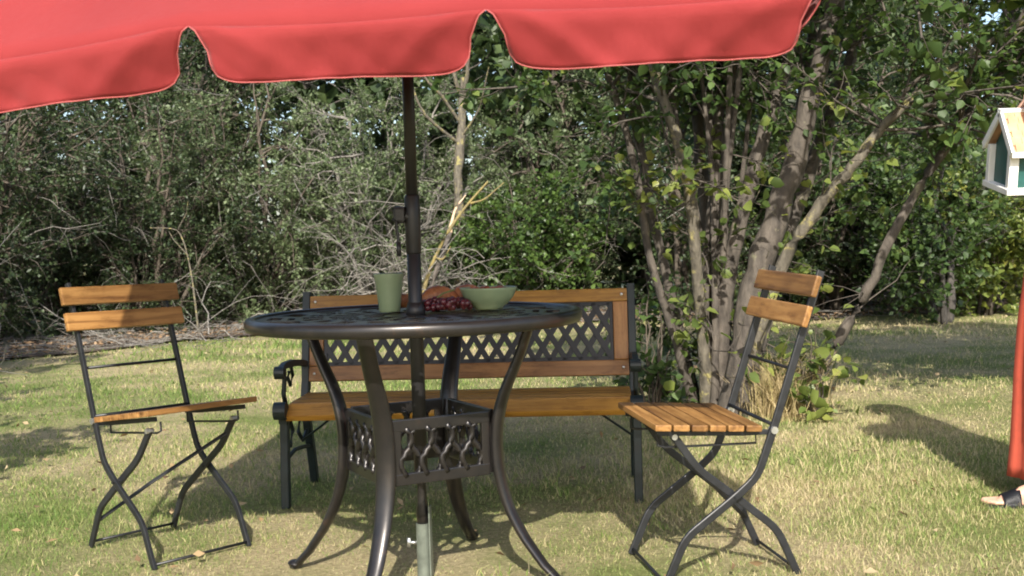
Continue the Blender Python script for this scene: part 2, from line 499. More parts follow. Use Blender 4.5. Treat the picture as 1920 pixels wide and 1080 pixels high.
def shrub(name, label, cat_, base, rx, ry, h, seed, leafm, woodm, n_stem=14, n_br=170, n_tw=2200, n_leaf=24000,
          leaf=(.035, .020), dead=0, deadm=None, low=.02, droop=.05, group=None, br_len=.45, tw_len=.22, stem_r=.028, broad=False, tree=False, tree_lo=.45):
    rng = np.random.default_rng(seed)
    root = empty(name, base)
    az = rng.random(n_stem) * 2 * PI
    rr = np.sqrt(rng.random(n_stem))
    hz = h * (1.02 - .5 * rr ** 2) * (.82 + .25 * rng.random(n_stem))
    S = np.stack([np.cos(az) * .12 * rx, np.sin(az) * .12 * ry, np.zeros(n_stem) - .05], 1)
    E = np.stack([np.cos(az) * rr * rx * .9, np.sin(az) * rr * ry * .9, hz * .92], 1)
    K = 9
    t = np.linspace(0, 1, K)[None, :, None]
    mid = (S + E) / 2; mid[:, 2] += h * .12; mid[:, :2] *= .75
    P = S[:, None] * (1 - t) ** 2 + mid[:, None] * 2 * t * (1 - t) + E[:, None] * t ** 2
    P[:, 1:] += rng.normal(size=P[:, 1:].shape) * .035 * (h / 3)
    rad = stem_r * (h / 3) * (.7 + .6 * rng.random((n_stem, 1))) * (1 - .82 * np.linspace(0, 1, K)[None])
    # branches
    b0, bd, _ = on_paths(rng, P, n_br, low if not tree else tree_lo, 1)
    out = b0 * np.array([1 / max(rx, .1), 1 / max(ry, .1), 0]); out = unit(out) * .7
    d = out + rng.normal(size=(n_br, 3)) * .55 + bd * .35
    d[:, 2] += .15
    B = grow(rng, b0, d, br_len * h / 3 * (.5 + rng.random(n_br)), 6, .2, droop)
    brad = (.011 * (h / 3)) * (1 - .75 * np.linspace(0, 1, 6)[None]) * (.6 + .7 * rng.random((n_br, 1)))
    # twigs
    t0, td, _ = on_paths(rng, B, n_tw, .15, 1)
    T = grow(rng, t0, td * .5 + rng.normal(size=(n_tw, 3)) * .6, tw_len * (.4 + rng.random(n_tw)), 3, .28, droop)
    trad = .0024 * (1 - .6 * np.linspace(0, 1, 3)[None]) * (.7 + .7 * rng.random((n_tw, 1)))
    wv = cat([tubes_np(P, rad, 6), tubes_np(B, brad, 4), tubes_np(T, trad, 3)])
    link('trunk' if tree else 'branches', np_mesh(name + '_wood', *wv), woodm, root)
    # leaves
    if n_leaf:
        c, ld, _ = on_paths(rng, T, n_leaf, .1, 1)
        c = c + rng.normal(size=c.shape) * .02
        L = leaf[0] * (.35 + .95 * rng.random(n_leaf) ** 1.3); W = L * leaf[1] / leaf[0] * (.75 + .5 * rng.random(n_leaf))
        V, TT = leaves_np(rng, c, ld * .5 + rng.normal(size=(n_leaf, 3)) * .7, L, W, .55, broad)
        V[:, 2] = np.maximum(V[:, 2], .01)
        link('crown', np_mesh(name + '_leaves', V, TT), leafm, root)
    if dead:
        s0, sd_, _ = on_paths(rng, np.concatenate([B[:, ::1]], 0), dead, .3, 1)
        dd = unit(s0 * np.array([1, 1, .1]) + 1e-6) * .4 + rng.normal(size=(dead, 3)) * .6 + np.array([0, -.35, .0])
        X = grow(rng, s0, dd, .35 + .75 * rng.random(dead), 7, .22, .06)
        xr = .0048 * (1 - .75 * np.linspace(0, 1, 7)[None]) * (.6 + .9 * rng.random((dead, 1)))
        y0, yd, _ = on_paths(rng, X, dead * 3, .3, 1)
        Y = grow(rng, y0, yd + rng.normal(size=(dead * 3, 3)) * .55, .08 + .28 * rng.random(dead * 3), 4, .25, .05)
        yr = .0026 * (1 - .6 * np.linspace(0, 1, 4)[None]) * (.7 + .6 * rng.random((dead * 3, 1)))
        link('dead_twigs', np_mesh(name + '_dead', *cat([tubes_np(X, xr, 4), tubes_np(Y, yr, 3)])), deadm, root)['kind'] = 'stuff'
    tag(root, label, cat_, group)
    return root

# ------------------------------------------------------------------ ground
gw = np.linspace(-60, 60, 121); 
gx, gy = np.meshgrid(np.concatenate([np.linspace(-200, -14, 12), np.linspace(-12, 12, 97), np.linspace(14, 200, 12)]),
                     np.concatenate([np.linspace(-60, -2, 10), np.linspace(0, 18, 91), np.linspace(20, 300, 20)]))
gz = .012 * np.sin(gx * 1.7 + gy * .6) * np.sin(gy * 1.3 - gx * .4) - .006
ny, nx = gx.shape
gi = np.arange(nx * ny).reshape(ny, nx)
gq = np.stack([gi[:-1, :-1], gi[:-1, 1:], gi[1:, 1:], gi[1:, :-1]], -1).reshape(-1, 4)
lawn = link('lawn_ground', np_mesh('lawn_ground', np.stack([gx, gy, gz], -1).reshape(-1, 3), gq), M['lawn'], smooth=True)
tag(lawn, 'dry mown lawn with straw coloured and green patches', kind='structure')

def hedge_y(x):
    """front edge of the thicket"""
    return np.interp(x, [-9, -4.7, -4.1, -3.4, -2.2, -.5, 1.2, 3.0, 5, 9], [9.6, 10.6, 11.6, 12.6, 13.2, 13.0, 12.8, 12.2, 12.6, 13.5])

def smooth_noise(x, y, seed):
    r = np.random.default_rng(seed); v = np.zeros_like(x)
    for k in range(10):
        fx, fy = r.normal(size=2) * (1.0 + .35 * k); v += np.sin(x * fx + y * fy + r.random() * 6.28) / (1 + .25 * k)
    return v / 3

def blades(rng, x, y, hgt, wid, lean):
    n = len(x)
    a = rng.random(n) * 2 * PI
    side = np.stack([np.cos(a), np.sin(a), np.zeros(n)], 1) * (wid / 2)[:, None]
    b = rng.random(n) * 2 * PI
    ln = (lean * hgt)[:, None] * np.stack([np.cos(b), np.sin(b), np.zeros(n)], 1)
    z0 = .012 * np.sin(x * 1.7 + y * .6) * np.sin(y * 1.3 - x * .4) - .012
    base = np.stack([x, y, z0], 1)
    upv = np.array([0, 0, 1.])
    m = base + ln * .35 + upv * (hgt * .6)[:, None]
    tip = base + ln + upv * (hgt * np.sqrt(np.maximum(.12, 1 - .55 * np.minimum(lean, 1.2) ** 2)))[:, None]
    V = np.stack([base - side, base + side, m + side * .75, m - side * .75, tip], 1)
    i = np.arange(n)[:, None] * 5
    T = np.concatenate([i + [0, 1, 2], i + [0, 2, 3], i + [3, 2, 4]], 0)
    return V.reshape(-1, 3), T

rng = np.random.default_rng(3)
def scatter(n, y0, y1, marg=.6):
    y = y0 + (y1 - y0) * rng.random(n)
    x = (rng.random(n) * 2 - 1) * (y * .4364 + marg)
    return x, y
gparts = []
for n, y0, y1, hh, ww in ((150000, 2.95, 4.4, .023, .0022), (100000, 4.4, 6.5, .024, .0032), (54000, 6.5, 9.5, .028, .0055), (32000, 9.5, 14.5, .036, .010)):
    x, y = scatter(n, y0, y1)
    keep = y < hedge_y(x) + .8
    x, y = x[keep], y[keep]
    sn = smooth_noise(x * 1.6, y * 1.6, 11)
    dens = rng.random(len(x)) < np.clip(.80 + .35 * sn, .22, 1)
    x, y, sn = x[dens], y[dens], sn[dens]
    hg = hh * (.45 + .9 * rng.random(len(x))) * np.clip(1 + .5 * sn, .5, 1.9)
    ln = .25 + .8 * rng.random(len(x))
    mat_ = rng.random(len(x)) < .28          # matted, lying blades
    hg = np.where(mat_, hh * .42, hg); ln = np.where(mat_, 1.6 + 2.2 * rng.random(len(x)), ln)
    gparts.append(blades(rng, x, y, hg, ww * (.6 + .8 * rng.random(len(x))), ln))
# sparse taller tufts
nc = 260
cx, cy = scatter(nc, 3.0, 11)
k = 16
x = np.repeat(cx, k) + rng.normal(size=nc * k) * .03; y = np.repeat(cy, k) + rng.normal(size=nc * k) * .03
gparts.append(blades(rng, x, y, .025 + .045 * rng.random(len(x)) ** 2, .0032 + .002 * rng.random(len(x)), .3 + .6 * rng.random(len(x))))
tag(link('grass', np_mesh('grass', *cat(gparts)), M['grass']), 'short mown half dry grass of the lawn', 'grass', kind='stuff')

n = 420
x, y = scatter(n, 3.0, 10.5)
V, T = leaves_np(rng, np.stack([x, y, .016 + .012 * rng.random(n)], 1), rng.normal(size=(n, 3)) * np.array([1, 1, .25]), .035 * (.4 + rng.random(n)), .022 * (.5 + rng.random(n)), 1.2)
tag(link('fallen_leaves', np_mesh('fallen_leaves', V, T), leafmat('lawn_dead_leaves', ((.12, .075, .04), (.27, .18, .09), (.42, .34, .20)), .1, .8)), 'small dry leaves scattered over the lawn', 'leaves', kind='stuff')
# bare brown edge of dead leaves and sticks along the thicket
xs = np.linspace(-8, 7, 60)
fy = hedge_y(xs) - .9 + .25 * np.sin(xs * 2.1) + .15 * np.sin(xs * 5.3)
fy = np.where(xs > -1.5, fy + .6, fy)
by = hedge_y(xs) + 4
V = np.concatenate([np.stack([xs, fy, np.full(60, .010)], 1), np.stack([xs, (fy + by) / 2, np.full(60, .03)], 1), np.stack([xs, by, np.full(60, .03)], 1)])
i = np.arange(59)
Q = np.concatenate([np.stack([i, i + 1, i + 61, i + 60], 1), np.stack([i + 60, i + 61, i + 121, i + 120], 1)])
tag(link('soil_edge', np_mesh('soil_edge', V, Q), M['soil']), 'bare brown soil under the thicket edge', kind='structure')
n = 2600
x = -8 + 15 * rng.random(n); y = hedge_y(x) - .9 + 2.0 * rng.random(n) ** 1.3 + np.where(x > -1.5, .6, 0)
S = np.stack([x, y, .02 + .10 * rng.random(n) ** 2], 1)
Dv = rng.normal(size=(n, 3)) * np.array([1, .7, .10])
P = grow(rng, S, Dv, .10 + .45 * rng.random(n) ** 1.5, 5, .18, .01)
P[:, :, 2] = np.minimum(P[:, :, 2], .09)
tag(link('twig_litter', np_mesh('twig_litter', *tubes_np(P, .0045 * (1 - .6 * np.linspace(0, 1, 5)[None]) * (.5 + rng.random((n, 1))), 3)), M['twig_grey']),
    'fallen sticks and twigs littering the thicket edge', 'twigs', kind='stuff')
n = 9000
x = -8 + 15 * rng.random(n); y = hedge_y(x) - .9 + 2.2 * rng.random(n) ** 1.2 + np.where(x > -1.5, .6, 0)
V, T = leaves_np(rng, np.stack([x, y, .02 + .05 * rng.random(n)], 1), rng.normal(size=(n, 3)) * np.array([1, 1, .2]), .05 * (.5 + rng.random(n)), .03 * (.5 + rng.random(n)), .9)
tag(link('leaf_litter', np_mesh('leaf_litter', V, T), leafmat('dead_leaves', ((.10, .06, .03), (.22, .14, .075), (.36, .25, .15)), .1, .8)), 'brown dead leaves on the soil under the thicket', 'leaves', kind='stuff')

# ------------------------------------------------------------------ thicket: individual shrubs
G = 'shrubs of the thicket behind the lawn'
shrub('thorn_shrub', 'dark twiggy thorn bush at the far left edge of the thicket', 'shrub', (-5.3, 11.6, 0), 1.5, 1.2, 3.6, 21, M['leaf_dark'], M['twig_brown'], 16, 260, 2200, 36000, (.046, .027), 40, M['twig_grey'], group=G)
shrub('thorn_shrub', 'dark low bush behind the left folding chair back', 'shrub', (-3.9, 12.7, 0), 1.3, 1.0, 2.7, 22, M['leaf_dark'], M['twig_brown'], 14, 240, 2200, 34000, (.044, .026), 45, M['twig_grey'], group=G)
shrub('willow_shrub', 'grey green arching bush with bare twigs left of the parasol pole', 'shrub', (-3.0, 13.9, 0), 1.5, 1.1, 3.5, 23, M['leaf_grey'], M['twig_brown'], 18, 280, 2600, 50000, (.05, .026), 75, M['twig_grey'], group=G, droop=.10)
shrub('willow_shrub', 'broad grey green bush with pale twigs directly behind the parasol pole', 'shrub', (-1.5, 13.9, 0), 1.4, 1.0, 3.4, 24, M['leaf_grey'], M['twig_grey'], 18, 280, 2600, 50000, (.05, .026), 80, M['twig_grey'], group=G, droop=.10)
shrub('willow_shrub', 'taller dark bush under the gap of the red valance at left', 'shrub', (-4.2, 14.6, 0), 1.6, 1.1, 4.6, 25, M['leaf_dark'], M['twig_brown'], 16, 260, 2400, 38000, (.052, .032), 40, M['twig_grey'], group=G)
shrub('bramble_bush', 'bright green bramble bush behind the bowl on the table', 'shrub', (.25, 13.4, 0), 1.1, .9, 1.9, 26, M['leaf_ivy'], M['twig_brown'], 16, 220, 1800, 20000, (.066, .05), 20, M['twig_grey'], group=G, low=.02)
shrub('hawthorn_bush', 'loose grey green bush right of the lichened pollard trunk', 'shrub', (.5, 14.6, 0), 1.5, 1.0, 3.9, 27, M['leaf_grey'], M['twig_brown'], 16, 260, 2400, 40000, (.05, .032), 40, M['twig_grey'], group=G)
shrub('hawthorn_bush', 'dark bush behind the trunks of the many stemmed tree', 'shrub', (2.0, 12.6, 0), 1.5, 1.0, 3.6, 28, M['leaf_dark'], M['twig_brown'], 16, 260, 2400, 34000, (.055, .036), 20, M['twig_grey'], group=G)
shrub('hazel_bush', 'low yellow green leafy bush below the birdhouse', 'shrub', (4.75, 12.0, 0), 1.25, .95, 1.75, 29, M['leaf_bright'], M['twig_brown'], 16, 220, 1800, 15000, (.075, .055), 10, M['twig_grey'], group=G, low=.12)
shrub('hazel_bush', 'dark green bush on the right edge behind the birdhouse', 'shrub', (5.6, 13.6, 0), 1.8, 1.2, 4.0, 30, M['leaf_wood'], M['twig_brown'], 16, 260, 2400, 28000, (.07, .05), 15, M['twig_grey'], group=G)
shrub('hazel_bush', 'dark leafy bush between the leaning stem and the small right tree', 'shrub', (3.3, 12.6, 0), 1.4, 1.0, 3.6, 31, M['leaf_wood'], M['twig_brown'], 14, 260, 2400, 28000, (.065, .045), 15, M['twig_grey'], group=G)
shrub('small_tree', 'small dark tree with forked trunk standing on the lawn at right', 'tree', (4.1, 11.1, 0), .85, .75, 2.9, 32, M['leaf_hazel'], M['bark_dark'], 5, 150, 1400, 11000, (.07, .05), 0, None, group=None, stem_r=.038, tree=True, tree_lo=.18)
shrub('thorn_shrub', 'low dark bush filling the foot of the thicket at far left', 'shrub', (-5.0, 13.0, 0), 1.3, .9, 2.3, 41, M['leaf_dark'], M['twig_brown'], 14, 240, 1500, 20000, (.055, .034), 25, M['twig_grey'], group=G)
shrub('willow_shrub', 'tall dark bush at the left end of the thicket under the valance', 'shrub', (-6.2, 14.2, 0), 1.7, 1.2, 4.9, 42, M['leaf_dark'], M['twig_brown'], 16, 260, 1800, 24000, (.062, .04), 25, M['twig_grey'], group=G)
shrub('leafy_shrub', 'pale leaved spray of a shrub at the left frame edge beside the chair', 'shrub', (-4.55, 9.3, 0), .75, .6, 1.15, 33, M['leaf_grey'], M['twig_brown'], 10, 90, 700, 3600, (.055, .034), 10, M['twig_grey'], group=G)
# trees standing beside the lawn, beyond the frame, that shade it
shrub('garden_tree', 'leafy garden tree left of the lawn outside the view', 'tree', (-3.45, 3.9, 0), 1.0, 1.0, 3.1, 34, M['leaf_hazel'], M['bark'], 9, 150, 900, 8000, (.09, .07), 0, None, tree=True, stem_r=.05)
shrub('garden_tree', 'tall leafy tree farther left of the lawn outside the view', 'tree', (-5.9, 4.6, 0), 2.2, 2.0, 6.6, 35, M['leaf_hazel'], M['bark'], 10, 160, 900, 9000, (.15, .12), 0, None, tree=True, stem_r=.05, tw_len=.35)
shrub('garden_tree', 'leafy tree right of the lawn outside the view', 'tree', (4.0, 4.9, 0), 1.7, 1.4, 4.6, 36, M['leaf_hazel'], M['bark'], 10, 190, 900, 15000, (.15, .11), 0, None, tree=True, stem_r=.05, tw_len=.3)
# grey dead brushwood heap in front of the bushes
def brush_pile(name, label, c, rx, rz, n, seed):
    r = np.random.default_rng(seed)
    S = np.stack([c[0] + r.normal(size=n) * rx * .5, c[1] + r.normal(size=n) * .3, np.abs(r.normal(size=n)) * rz * .5], 1)
    D = np.stack([r.normal(size=n), r.normal(size=n) * .4 - .2, np.abs(r.normal(size=n)) * .5 - .05], 1)
    P = grow(r, S, D, .5 + 1.0 * r.random(n), 8, .22, .10)
    y0, yd, _ = on_paths(r, P, n * 6, .2, 1)
    Y = grow(r, y0, yd + r.normal(size=(n * 6, 3)) * .6, .10 + .35 * r.random(n * 6), 5, .25, .09)
    root = empty(name, (0, 0, 0))
    link('branches', np_mesh(name, *tubes_np(P, .0075 * (1 - .75 * np.linspace(0, 1, 8)[None]) * (.5 + .8 * r.random((n, 1))), 5)), M['twig_grey'], root)
    link('twigs', np_mesh(name + '_t', *tubes_np(Y, .0030 * (1 - .6 * np.linspace(0, 1, 5)[None]) * (.6 + .7 * r.random((n * 6, 1))), 3)), M['twig_grey'], root)['kind'] = 'stuff'
    tag(root, label, 'branches', 'heaps of dead branches')
brush_pile('brushwood_heap', 'heap of bare grey dead branches behind the green mug', (-1.2, 12.6, 0), .75, .95, 120, 5)
brush_pile('brushwood_heap', 'low heap of grey dead branches behind the left chair back', (-3.6, 11.5, 0), 1.0, .12, 22, 6)

# pollarded trunk with yellow lichen, and lichened boughs
def limb(paths, mat_, name, label, cat_, twigs=None):
    root = empty(name, (paths[0][0][0][0], paths[0][0][0][1], 0))
    for k, (pts, r0, r1) in enumerate(paths):
        pts = np.array(pts, float)
        # densify with small wobble
        tt = np.linspace(0, len(pts) - 1, (len(pts) - 1) * 4 + 1)
        Pd = np.stack([np.interp(tt, np.arange(len(pts)), pts[:, a]) for a in range(3)], 1)
        ker = np.array([.25, .5, .25])
        for _ in range(2):
            Q2 = Pd.copy()
            for a in range(3): Q2[1:-1, a] = np.convolve(Pd[:, a], ker, 'valid')
            Pd = Q2
        rg = np.random.default_rng(100 + k)
        Pd[1:-1] += rg.normal(size=Pd[1:-1].shape) * r0 * .10
        rad = np.linspace(r0, r1, len(Pd)) * (1 + .10 * rg.normal(size=len(Pd)))
        if k == 0: rad[0] *= 1.35
        V, Q = tubes_np(Pd[None] - np.array(root.location), rad[None], 12)
        link('trunk' if k == 0 else 'bough', np_mesh(name + str(k), V, Q), mat_[k % len(mat_)] if isinstance(mat_, list) else mat_, root, smooth=True)
    tag(root, label, cat_)
    return root
limb([([(-.60, 13.3, -.05), (-.57, 13.3, 1.1), (-.575, 13.3, 1.7), (-.51, 13.3, 2.2), (-.47, 13.3, 2.75)], .060, .045),
      ([(-.49, 13.3, 2.55), (-.42, 13.2, 2.8), (-.39, 13.1, 3.2), (-.33, 13.1, 3.7)], .026, .012),
      ([(-.49, 13.3, 2.5), (-.58, 13.2, 2.75), (-.61, 13.2, 3.1), (-.68, 13.1, 3.7)], .026, .012),
      ([(-.51, 13.3, 2.2), (-.72, 13.1, 2.55), (-.90, 13.0, 2.7), (-.96, 12.9, 3.1)], .022, .008),
      ([(-.54, 13.3, 2.0), (-.92, 13.0, 2.3), (-1.06, 12.9, 2.7), (-1.02, 12.8, 3.2)], .020, .007),
      ([(-.54, 13.3, 2.05), (-.30, 13.1, 2.35), (-.18, 12.9, 2.8)], .016, .006)],
     M['bark_lichen'], 'pollarded_tree', 'pollarded trunk with yellow lichen right of the parasol pole', 'tree')
limb([([(-.93, 12.2, .35), (-.884, 12.2, .545), (-.705, 12.2, .93), (-.473, 12.2, 1.25), (-.215, 12.2, 1.52)], .022, .012),
      ([(-.40, 12.2, 1.3), (-.25, 12.15, 1.33), (-.05, 12.1, 1.5)], .012, .005),
      ([(-.80, 12.2, .75), (-.70, 12.1, .72), (-.62, 12.1, .86)], .012, .005)],
     M['twig_yellow'], 'fallen_bough', 'slanting bough with yellow lichen behind the grapes', 'branch')
limb([([(-3.22, 12.0, .02), (-3.268, 12.0, .617), (-3.311, 12.0, .895), (-3.385, 12.0, 1.13), (-3.66, 11.95, 1.14)], .010, .005),
      ([(-3.30, 12.0, .85), (-3.42, 11.95, 1.0), (-3.47, 11.95, 1.1)], .007, .003),
      ([(-3.385, 12.0, 1.13), (-3.28, 11.95, 1.28), (-3.25, 11.9, 1.4)], .007, .003)],
     M['bark_lichen'], 'dead_sapling', 'thin crooked yellow lichened sapling above the left chair', 'branch')
limb([([(-.95, 12.0, .10), (-.80, 12.1, .55), (-.64, 12.45, 1.0)], .030, .026), ([(-.64, 12.45, 1.0), (-.60, 12.5, 1.22), (-.46, 12.5, 1.40)], .024, .004)],
     [M['bark'], M['cut_wood']], 'broken_trunk', 'broken leaning trunk with pale splintered end beside the lichened trunk', 'branch')

# ------------------------------------------------------------------ the many stemmed tree
stems = dict(
 A=([(1.136, 6.05, -.05), (1.207, 6.05, .474), (1.337, 6.1, .883), (1.484, 6.1, 1.293), (1.607, 6.1, 1.701), (1.706, 6.1, 2.108), (1.78, 6.1, 2.431), (1.846, 6.2, 2.949), (1.95, 6.2, 3.7)], .090, .028),
 B=([(1.071, 6.2, -.05), (1.102, 6.2, .466), (1.216, 6.25, 1.0), (1.394, 6.3, 1.508), (1.538, 6.4, 1.858), (1.658, 6.5, 2.247), (1.755, 6.6, 2.939), (1.8, 6.7, 3.6)], .056, .022),
 C=([(1.187, 6.1, .02), (1.374, 6.3, .566), (1.575, 6.5, 1.022), (1.757, 6.6, 1.437), (1.943, 6.7, 1.861), (2.163, 6.8, 2.325), (2.358, 6.9, 2.862), (2.5, 7.0, 3.4)], .060, .022),
 D=([(1.209, 6.0, .30), (1.372, 5.9, .802), (1.538, 5.8, 1.062), (1.67, 5.7, 1.231), (1.776, 5.7, 1.387), (1.925, 5.6, 1.537), (2.116, 5.5, 1.685), (2.274, 5.4, 1.794), (2.5, 5.2, 1.95)], .040, .013),
 E=([(1.269, 6.0, -.05), (1.451, 5.95, .106), (1.605, 5.9, .311), (1.756, 5.85, .578), (1.856, 5.8, .842), (2.026, 5.8, 1.139), (2.189, 5.7, 1.4), (2.28, 5.6, 1.615), (2.409, 5.6, 1.837), (2.6, 5.5, 2.2)], .040, .014),
 F=([(1.061, 6.3, -.05), (1.036, 6.3, .576), (1.092, 6.35, 1.034), (1.148, 6.4, 1.467), (1.187, 6.5, 1.883), (1.221, 6.5, 2.347), (1.282, 6.6, 2.953), (1.3, 6.6, 3.6)], .042, .018),
 G=([(1.031, 6.2, -.05), (.97, 6.1, .589), (.937, 6.0, 1.032), (.862, 5.9, 1.379), (.762, 5.9, 1.647), (.715, 5.9, 1.886), (.684, 5.9, 2.256), (.604, 5.8, 2.9)], .038, .022),
 H=([(.98, 6.3, -.05), (.828, 6.2, .475), (.723, 6.2, .817), (.69, 6.2, 1.183), (.602, 6.2, 1.577), (.511, 6.2, 1.858), (.408, 6.2, 2.166), (.328, 6.1, 2.6)], .026, .018),
 I=([(1.0, 6.4, -.05), (.872, 6.4, .576), (.78, 6.4, .986), (.718, 6.4, 1.393), (.70, 6.4, 1.854), (.685, 6.4, 2.369), (.696, 6.4, 3.0)], .032, .02),
 J=([(1.154, 6.5, -.05), (1.159, 6.6, .737), (1.083, 6.7, 1.344), (1.098, 6.8, 1.962), (1.097, 6.8, 2.569), (1.1, 6.9, 3.4)], .058, .03),
 K=([(1.228, 6.5, -.05), (1.34, 6.7, .546), (1.58, 6.9, 1.093), (1.74, 7.0, 1.66), (1.846, 7.0, 2.221), (2.013, 7.1, 3.2)], .045, .022))
rs_ = np.random.default_rng(91)
for q in range(9):               # thin shoots filling the fan
    bx, by = 1.12 + rs_.normal() * .12, 6.3 + rs_.normal() * .13
    tx, ty = bx + (rs_.random() - .42) * 1.5, by + (rs_.random() - .3) * .9
    zt = 2.6 + rs_.random()
    md = ((bx + tx) / 2 + (bx - tx) * .18, (by + ty) / 2, zt * .5)
    stems['thin%d' % q] = ([(bx, by, -.05), (bx * .72 + md[0] * .28, by, zt * .16), md, ((md[0] + tx) / 2 + .04 * rs_.normal(), (md[1] + ty) / 2, zt * .76), (tx, ty, zt)], .016 + .012 * rs_.random(), .008)
lich = {'D', 'G'}
tree = empty('many_stemmed_tree', (1.15, 6.2, 0))
O = np.array((1.15, 6.2, 0))
rngt = np.random.default_rng(55)
allp = []
for key, (pts, r0, r1) in stems.items():
    pts = np.array(pts)
    tt = np.linspace(0, len(pts) - 1, (len(pts) - 1) * 5 + 1)
    Pd = np.stack([np.interp(tt, np.arange(len(pts)), pts[:, a]) for a in range(3)], 1)
    for _ in range(4):
        Q2 = Pd.copy()
        Q2[1:-1] = Pd[:-2] * .25 + Pd[1:-1] * .5 + Pd[2:] * .25
        Pd = Q2
    Pd[1:-1] += rngt.normal(size=Pd[1:-1].shape) * r0 * .07
    f = np.linspace(0, 1, len(Pd))
    rad = .88 * (r0 + (r1 - r0) * f) * (1 + .06 * rngt.normal(size=len(Pd)))
    rad[:4] *= np.array([1.5, 1.3, 1.15, 1.05])
    V, Q = tubes_np(Pd[None] - O, rad[None], 14)
    o = link('trunk' if key == 'A' else 'stem', np_mesh('stem_' + key, V, Q), M['bark_lichen'] if key in lich else M['bark'], tree, smooth=True)
    if key == 'D': o['label'] = 'slanting stem patched with yellow lichen'
    K8 = np.stack([np.interp(np.linspace(0, 1, 12), f, Pd[:, a]) for a in range(3)], 1)
    allp.append(K8)
AP = np.stack(allp)
# branches above, twigs low down, broad leaves
nb = 300
b0, bd, ii = on_paths(rngt, AP, nb, .50, 1)
d = bd * .5 + rngt.normal(size=(nb, 3)) * .6 + np.array([.12, -.10, .12])
B = grow(rngt, b0, d, .35 + .65 * rngt.random(nb), 6, .2, .05)
nb2 = 50
c0, cd, ii = on_paths(rngt, AP, nb2, .04, .42)
d = rngt.normal(size=(nb2, 3)) * .8 + np.array([-.1, -.25, .25])
B2 = grow(rngt, c0, d, .15 + .38 * rngt.random(nb2), 6, .22, .02)
# overhanging boughs reaching towards the camera and to the right, above the picture
nb3 = 115
s3 = np.stack([.8 + 1.7 * rngt.random(nb3), 5.9 + .6 * rngt.random(nb3), 2.5 + 1.1 * rngt.random(nb3)], 1)
d3 = np.stack([.75 * rngt.normal(size=nb3) + .3, -1.0 + .75 * rngt.random(nb3), .22 + .2 * rngt.normal(size=nb3)], 1)
B3 = grow(rngt, s3, d3, .9 + 1.1 * rngt.random(nb3), 6, .15, .03)
BB = np.concatenate([B, B2, B3])
w = cat([tubes_np(B - O, .010 * (1 - .7 * np.linspace(0, 1, 6)[None]) * (.6 + .6 * rngt.random((nb, 1))), 5),
         tubes_np(B2 - O, .006 * (1 - .7 * np.linspace(0, 1, 6)[None]) * (.6 + .6 * rngt.random((nb2, 1))), 4),
         tubes_np(B3 - O, .016 * (1 - .7 * np.linspace(0, 1, 6)[None]) * (.7 + .6 * rngt.random((nb3, 1))), 5)])
link('branches', np_mesh('tree_branches', *w), M['bark'], tree)
def leafy(Bs, ntw, nlf, size, seed, broad=True):
    r = np.random.default_rng(seed)
    t0, td, _ = on_paths(r, Bs, ntw, .2, 1)
    T = grow(r, t0, td * .5 + r.normal(size=(ntw, 3)) * np.array([.6, .6, .35]), .10 + .25 * r.random(ntw), 4, .25, .05)
    c, ld, _ = on_paths(r, T, nlf, .1, 1)
    c = c + r.normal(size=c.shape) * .015
    L = size * (.55 + .75 * r.random(nlf))
    V, TT = leaves_np(r, c, ld * .4 + r.normal(size=(nlf, 3)) * np.array([.7, .7, .35]) + np.array([0, -.1, -.15]), L, L * .78, .75, broad)
    return (V - O, TT), tubes_np(T - O, .0025 * (1 - .5 * np.linspace(0, 1, 4)[None]) * np.ones((ntw, 1)), 3)
l1, w1 = leafy(B, 2800, 17500, .050, 61)
l2, w2 = leafy(B2, 200, 620, .058, 62)
l3, w3 = leafy(B3, 1500, 16000, .082, 63, False)
link('crown', np_mesh('tree_leaves', *cat([l1, l3])), M['leaf_hazel'], tree)
link('low_leaves', np_mesh('tree_low_leaves', *l2), M['leaf_bright'], tree)
link('twigs', np_mesh('tree_twigs', *cat([w1, w2, w3])), M['bark'], tree)['kind'] = 'stuff'
tag(tree, 'tree with many grey stems fanning out from one base right of the bench', 'tree')

# tall straw grass and bright seedlings at its foot
r = np.random.default_rng(71); n = 1100
x = 1.36 + r.normal(size=n) * .085; y = 5.92 + r.normal(size=n) * .08
tag(link('tall_grass', np_mesh('tall_grass', *blades(r, x, y, .10 + .30 * r.random(n) ** 1.4, .003 + .003 * r.random(n), .25 + .55 * r.random(n))), M['straw']),
    'tall straw coloured grass at the foot of the many stemmed tree', 'grass', kind='stuff')
shrub('seedling_bush', 'bright green broad leaved sapling behind the right chair back', 'shrub', (1.47, 5.78, 0), .2, .12, .62, 72, M['leaf_bright'], M['twig_brown'], 7, 30, 80, 150, (.07, .056), 0, None, broad=True, stem_r=.03, br_len=.5, tw_len=.1)
shrub('seedling_bush', 'green sapling with broad leaves left of the tree foot beside the bench', 'shrub', (.74, 6.3, 0), .28, .22, .8, 73, M['leaf_hazel'], M['twig_brown'], 9, 36, 130, 380, (.066, .052), 0, None, broad=True, stem_r=.03, br_len=.5, tw_len=.12)

